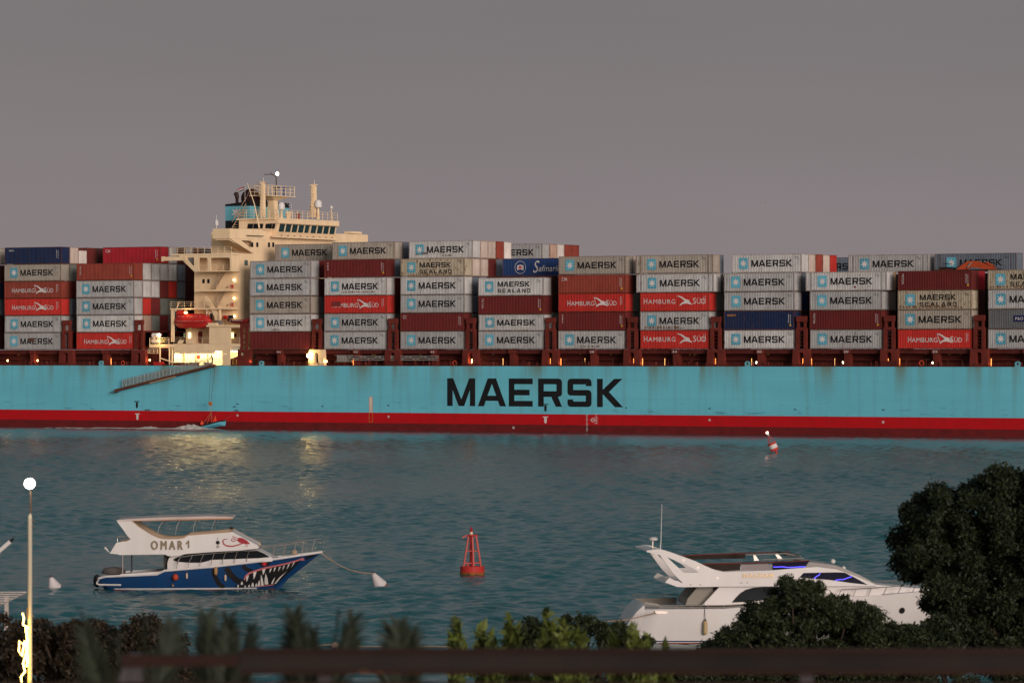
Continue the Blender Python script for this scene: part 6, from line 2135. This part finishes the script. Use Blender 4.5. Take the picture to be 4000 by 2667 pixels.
def shaped_tree(name, label, cat, poly, Yd, thick, ncl, rpx, nleaf, size, m, seed, trunk_px, flat=.75, long=1.8, limbs=16, up=0.0):
    """a tree whose clumps fill an outline of real size at distance Yd and a depth of its own"""
    r = random.Random(seed)
    xs, ys = [p[0] for p in poly], [p[1] for p in poly]
    base = at(trunk_px, YH, Yd)
    base.z = GROUND
    t = thing(name, label, cat, base)
    C, Rd = [], []
    kk = Yd / F
    while len(C) < ncl:
        x, y = r.uniform(min(xs), max(xs)), r.uniform(min(ys), max(ys))
        if not inside(poly, x, y):
            continue
        rp = rpx * r.uniform(.55, 1.25)
        p = at(x, y, Yd) - base
        p.y += r.uniform(-thick, thick)
        C.append(tuple(p)); Rd.append(rp * kk)
    leaves(C, Rd, nleaf, size, m, t, seed, flat=flat, long=long, up=up)
    b = MB()
    top = Vector(C[0]) * 0
    for c in C:
        top += Vector(c)
    top /= len(C)
    fork = Vector((top.x * .5, top.y * .5, max(1.5, top.z - 2.2)))
    b.tube([(0, 0, -.1), (fork.x * .4, 0, fork.z * .5), tuple(fork)], [.24, .18, .14], 8)
    for c in r.sample(C, min(limbs, len(C))):
        c = Vector(c)
        mid = fork.lerp(c, .5) + Vector((r.uniform(-.3, .3), r.uniform(-.3, .3), r.uniform(0, .35)))
        b.tube([tuple(fork), tuple(mid), tuple(c)], [.08, .05, .015], 5)
    b.build('trunk', BARK, t)
    return t
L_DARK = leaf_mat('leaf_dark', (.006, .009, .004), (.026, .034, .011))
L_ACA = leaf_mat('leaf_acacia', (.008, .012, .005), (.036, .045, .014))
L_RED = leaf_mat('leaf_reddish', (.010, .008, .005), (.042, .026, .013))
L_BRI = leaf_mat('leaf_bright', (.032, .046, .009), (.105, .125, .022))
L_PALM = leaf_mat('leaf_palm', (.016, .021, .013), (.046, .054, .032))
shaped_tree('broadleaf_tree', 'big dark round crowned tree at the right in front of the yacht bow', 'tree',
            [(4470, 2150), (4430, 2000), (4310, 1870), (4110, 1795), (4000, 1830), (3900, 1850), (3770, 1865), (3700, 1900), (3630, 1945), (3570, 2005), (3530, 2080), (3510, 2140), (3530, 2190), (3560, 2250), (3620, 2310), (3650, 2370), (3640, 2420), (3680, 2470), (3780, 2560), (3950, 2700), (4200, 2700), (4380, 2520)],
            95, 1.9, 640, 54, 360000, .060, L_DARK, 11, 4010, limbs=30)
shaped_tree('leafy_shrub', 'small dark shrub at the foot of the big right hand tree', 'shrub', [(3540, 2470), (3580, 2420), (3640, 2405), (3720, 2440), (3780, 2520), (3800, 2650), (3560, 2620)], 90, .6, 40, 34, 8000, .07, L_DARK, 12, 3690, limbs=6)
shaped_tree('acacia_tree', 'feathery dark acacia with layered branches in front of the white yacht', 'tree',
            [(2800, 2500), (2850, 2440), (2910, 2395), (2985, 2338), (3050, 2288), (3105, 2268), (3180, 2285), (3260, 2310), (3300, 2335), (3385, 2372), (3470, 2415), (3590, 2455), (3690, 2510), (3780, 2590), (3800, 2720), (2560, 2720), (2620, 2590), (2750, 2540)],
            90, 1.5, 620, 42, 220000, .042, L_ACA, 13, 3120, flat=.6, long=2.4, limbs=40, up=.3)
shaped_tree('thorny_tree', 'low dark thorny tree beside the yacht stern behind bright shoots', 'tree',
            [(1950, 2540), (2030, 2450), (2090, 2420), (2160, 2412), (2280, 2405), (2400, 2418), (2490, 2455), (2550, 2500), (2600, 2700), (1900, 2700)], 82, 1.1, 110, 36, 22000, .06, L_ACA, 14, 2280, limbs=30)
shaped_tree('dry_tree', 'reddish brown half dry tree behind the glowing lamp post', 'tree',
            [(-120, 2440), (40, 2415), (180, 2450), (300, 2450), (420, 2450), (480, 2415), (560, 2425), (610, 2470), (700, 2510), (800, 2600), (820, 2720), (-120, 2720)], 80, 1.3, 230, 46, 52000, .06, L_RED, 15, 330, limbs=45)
# bright shoots of a nearer shrub, each shoot a tapering column of leaves
def shoot_shrub(label, shoots, Yd, seed):
    base = at(sum(s[0] for s in shoots) / len(shoots), YH, Yd)
    base.z = GROUND
    t = thing('tall_shrub', label, 'shrub', base, 0, 'bright leafed shrubs in the foreground')
    C, Rd = [], []
    b = MB()
    r = random.Random(seed)
    kk = Yd / F
    for x, y, w in shoots:
        dy = r.uniform(-.35, .35)
        for k in range(10):
            q = k / 9
            p = at(x + r.uniform(-8, 8) + q * 10, y + q * 260, Yd) - base
            C.append((p.x, p.y + dy, p.z)); Rd.append((w * (.28 + .4 * min(q * 2.2, 1))) * kk)
        p = at(x, y + 20, Yd) - base
        b.tube([(p.x * .2, dy, 0), (p.x * .8, dy, p.z * .7), (p.x, p.y + dy, p.z)], [.05, .035, .008], 5)
    leaves(C, Rd, 260 * len(shoots), .085, L_BRI, t, seed, 'crown', flat=1.3, long=2.0, up=1.1)
    b.build('stem', BARK, t)
shoot_shrub('bright yellow green shrub left of the thorny tree', [(1778, 2418, 44), (1880, 2452, 52), (1925, 2470, 50), (1990, 2412, 40), (2015, 2460, 40)], 46, 21)
shoot_shrub('bright yellow green shrub in front of the thorny tree', [(2145, 2400, 44), (2190, 2425, 56), (2255, 2468, 50), (2120, 2470, 46)], 45, 22)
shoot_shrub('bright yellow green shrub below the yacht stern', [(2400, 2468, 44), (2475, 2460, 52), (2525, 2480, 44), (2600, 2520, 36)], 47, 23)
# palms
def frond_mesh(seed, L=1.6):
    """a stiff upright feather: rib along +z, leaflets swept towards the tip"""
    r = random.Random(seed)
    b = MB()
    pts = [Vector((.10 * (k / 8) ** 2, 0, L * k / 8)) for k in range(9)]
    b.tube([tuple(p) for p in pts], [.016 - .0016 * k for k in range(9)], 4)
    n = 44
    for k in range(n):
        q = .22 + .77 * k / (n - 1)
        i = min(int(q * 8), 7)
        p = pts[i].lerp(pts[i + 1], q * 8 - i)
        ll = (.40 - .22 * max(0, q - .55) / .45) * r.uniform(.8, 1.1)
        for sgn in (-1, 1):
            d = Vector((r.uniform(-.12, .12), sgn * r.uniform(.26, .42), 1)).normalized()
            w = Vector((1, 0, 0)).cross(d).normalized() * .010 + Vector((.004, 0, 0))
            b.add([p - w, p + w, p + d * ll * .6 + w * .8, p + d * ll + Vector((0, sgn * .015, -.01)), p + d * ll * .6 - w * .8], [(0, 1, 2, 3, 4)])
    return b.mesh('frond', L_PALM)
FR = [frond_mesh(s_) for s_ in (1, 2, 3)]
def palm(px, Yd, label, seed, tips):
    """fronds rise from the crown to the given tips; a skirt of lower fronds droops all round"""
    r = random.Random(seed)
    crown = at(px, 2960, Yd)
    base = at(px, YH, Yd)
    base.z = GROUND
    t = thing('palm_tree', label, 'palm', base, 0, 'blurred palms in the foreground')
    H = crown.z - GROUND
    MB().tube([(0, 0, -.1), (.05, 0, H * .5), (0, 0, H)], [.2, .16, .15], 9).build('trunk', BARK, t)
    dirs = []
    for x, y, dy in tips:
        dirs.append(at(x, y, Yd) + Vector((0, dy, 0)) - crown)
    for k in range(9):
        a = 2 * math.pi * k / 9 + r.uniform(-.2, .2)
        dirs.append(Vector((math.cos(a), math.sin(a), r.uniform(-.25, .05))) * r.uniform(.9, 1.1))
    for k, d in enumerate(dirs):
        f = link('frond', FR[k % 3], t)
        f.location = (0, 0, H - .05)
        f.rotation_mode = 'QUATERNION'
        f.rotation_quaternion = d.to_track_quat('Z', 'Y') @ Matrix.Rotation(R(90 + r.uniform(-35, 35)), 3, 'Z').to_quaternion()
        s_ = d.length / 1.65
        f.scale = (s_ * 1.9, s_ * 1.9, s_ * 1.03)
palm(520, 20, 'blurred palm nearest the lamp post', 31, [(255, 2400, .1), (330, 2440, -.2), (395, 2480, .2), (470, 2540, 0), (625, 2372, 0), (690, 2430, .2)])
palm(860, 20.5, 'blurred palm below the stern of the blue boat', 32, [(760, 2405, 0), (815, 2382, .15), (880, 2440, -.1), (940, 2398, .1), (985, 2425, 0), (1020, 2455, .2)])
palm(1180, 21, 'blurred palm below the middle of the blue boat', 33, [(1110, 2388, 0), (1165, 2376, .15), (1215, 2400, -.15), (1270, 2450, .1), (1385, 2386, 0), (1420, 2410, .1)])
palm(1560, 22, 'blurred palm below the tilted white buoy', 34, [(1525, 2425, .1), (1580, 2410, -.1), (1630, 2450, .15), (1660, 2480, 0)])

# ---------------------------------------------------------------- lamp post with light chain
Yp = 72.0
base = at(117, YH, Yp)
base.z = GROUND
lpz = lambda y: HC - (y - YH) * Yp / F - GROUND
kp = Yp / F
po = thing('lamp_post', 'cream lamp post with glaring white lamp head', 'lamp post', base)
MB().tube([(0, 0, 0), (0, 0, lpz(2020)), (.005, 0, lpz(2004))], [9.6 * kp, 8.2 * kp, 4 * kp], 12).build('pole', paint('pole_cream', (.50, .43, .32), .5), po)
MB().tube([(.012, 0, lpz(2004)), (.012, 0, lpz(1915))], 3.6 * kp, 8).build('upper_pole', paint('pole_brown', (.12, .07, .045), .6), po)
hd = MB().prism(circle(0, lpz(1888), .098, 20), -.04, .14).build('lamp_head', STEEL, po)
MB().prism(circle(0, lpz(1888), .088, 20), -.075, -.042).build('lamp_glass', glowing('lamp_glare', (1.0, .95, .88), 60), hd)
d = bpy.data.lights.new('lamp_light', 'SPOT')
d.energy = 12
d.spot_size = R(150)
d.color = (1, .92, .82)
d.shadow_soft_size = .2
o = bpy.data.objects.new('lamp_light', d)
COL.objects.link(o); o.parent = po; o.location = (0, -.25, lpz(1888)); o.rotation_euler = (R(60), 0, 0)
b = MB()
for y in (2032, 2054, 2405):
    b.box(.01, 17 * kp, -.02, .02, lpz(y + 2), lpz(y - 2))
b.box(-12 * kp, -6 * kp, -.04, .0, lpz(2410), lpz(2370))
b.build('bracket', paint('pole_brown', (.12, .07, .045), .6), po)
ch = thing('light_chain', 'glowing yellow rope light wound down the lamp post', 'light chain', base)
CH = glowing('chain_glow', (1.0, .68, .22), 7)
pts = [(90, 2392), (96, 2410), (92, 2438), (112, 2446), (104, 2470), (110, 2498), (98, 2520), (78, 2500), (76, 2540), (88, 2560), (98, 2500), (108, 2530), (92, 2590), (100, 2620), (84, 2640), (88, 2668), (80, 2700)]
MB().tube([((x - 117) * kp, -.075 - .02 * math.sin(k), lpz(y)) for k, (x, y) in enumerate(pts)], .015, 6).build('tube', CH, ch)
pts = [(104, 2446), (107, 2470), (109, 2500), (107, 2540), (110, 2580), (106, 2600)]
MB().tube([((x - 117) * kp, -.10, lpz(y)) for x, y in pts], .020, 6).build('tube', CH, ch)
for y in (2460, 2560, 2650):
    d = bpy.data.lights.new('chain_light', 'POINT')
    d.energy = 16
    d.color = (1, .62, .08)
    d.shadow_soft_size = .1
    o = bpy.data.objects.new('chain_light', d)
    COL.objects.link(o); o.parent = ch; o.location = (-.12, -.28, lpz(y))
# white lattice awning and a slanting white spar at the left edge
aw = thing('pergola', 'white lattice pergola roof at the left edge behind the lamp post', 'pergola', (-15, 97, GROUND))
hz = HC - 922 * 99.5 / F - GROUND
b = MB()
X1 = -12.08 + 15
for k in range(7):
    y = -2.8 + 5.2 * k / 6
    b.box(-5, X1, y, y + .07, hz, hz + .025)
for k in range(15):
    x = -5 + (X1 + 5 - .06) * k / 14
    b.box(x, x + .03, -2.8, 2.46, hz - .027, hz - .002)
b.build('lattice', paint('lattice_white', (.45, .38, .34), .6), aw)
for x, y in ((-4.8, -2.6), (-4.8, 2.2), (2.4, 2.2)):
    MB().box(x, x + .1, y, y + .1, 0, hz - .06).build('post', paint('lattice_white', (.45, .38, .34), .6), aw)
Ys = 110.0
pole0, pole1, pole2 = at(-160, 2285, Ys), at(40, 2114, Ys), at(53, 2102, Ys)
sp_ = thing('spar', 'slanting white spar with dark tip poking in at the left edge', 'spar', pole0)
MB().tube([(0, 0, 0), tuple(pole1 - pole0)], .062, 8).build('shaft', WHITE, sp_)
MB().tube([tuple(pole1 - pole0), tuple(pole2 - pole0)], [.045, .03], 8).build('tip', BLACK, sp_)
MB().tube([(0, 0, -pole0.z), (0, 0, 0)], .07, 8).build('mast', WHITE, sp_)
# thin dark water line / small float near the rail
t = thing('float_line', 'pale float on a rope in the water above the rail', 'float', at(1300, 2525, F * HC / (2530 - YH)))
MB().lathe([(.03, 0), (.14, .05), (.16, .16), (.1, .26), (.02, .3)], (.08, 0, -.08), 10).build('float', paint('float_cream', (.5, .36, .27)), t, True)
MB().tube([(-.9, .2, .0), (-.3, .05, .08), (.05, 0, .1), (1.2, .1, .02), (5.5, -.3, .03)], .022, 5).build('rope', paint('rope_tan', (.34, .22, .14), .9), t)
# gull
t = tag(MB().add([(-.12, 0, -.32), (-.05, -.02, -.14), (0, 0, .02), (.14, -.02, .10), (.20, 0, .30), (.0, .12, 0), (0, -.2, .0), (0, 0, -.06)], [(0, 1, 2), (2, 1, 5), (2, 3, 4), (2, 5, 3), (5, 2, 6), (5, 6, 7), (2, 7, 6)]).build('gull', paint('gull_white', (.42, .39, .37))), 'tiny gull flying in the grey sky', 'bird')
t.location = at(2974, 811, 420)
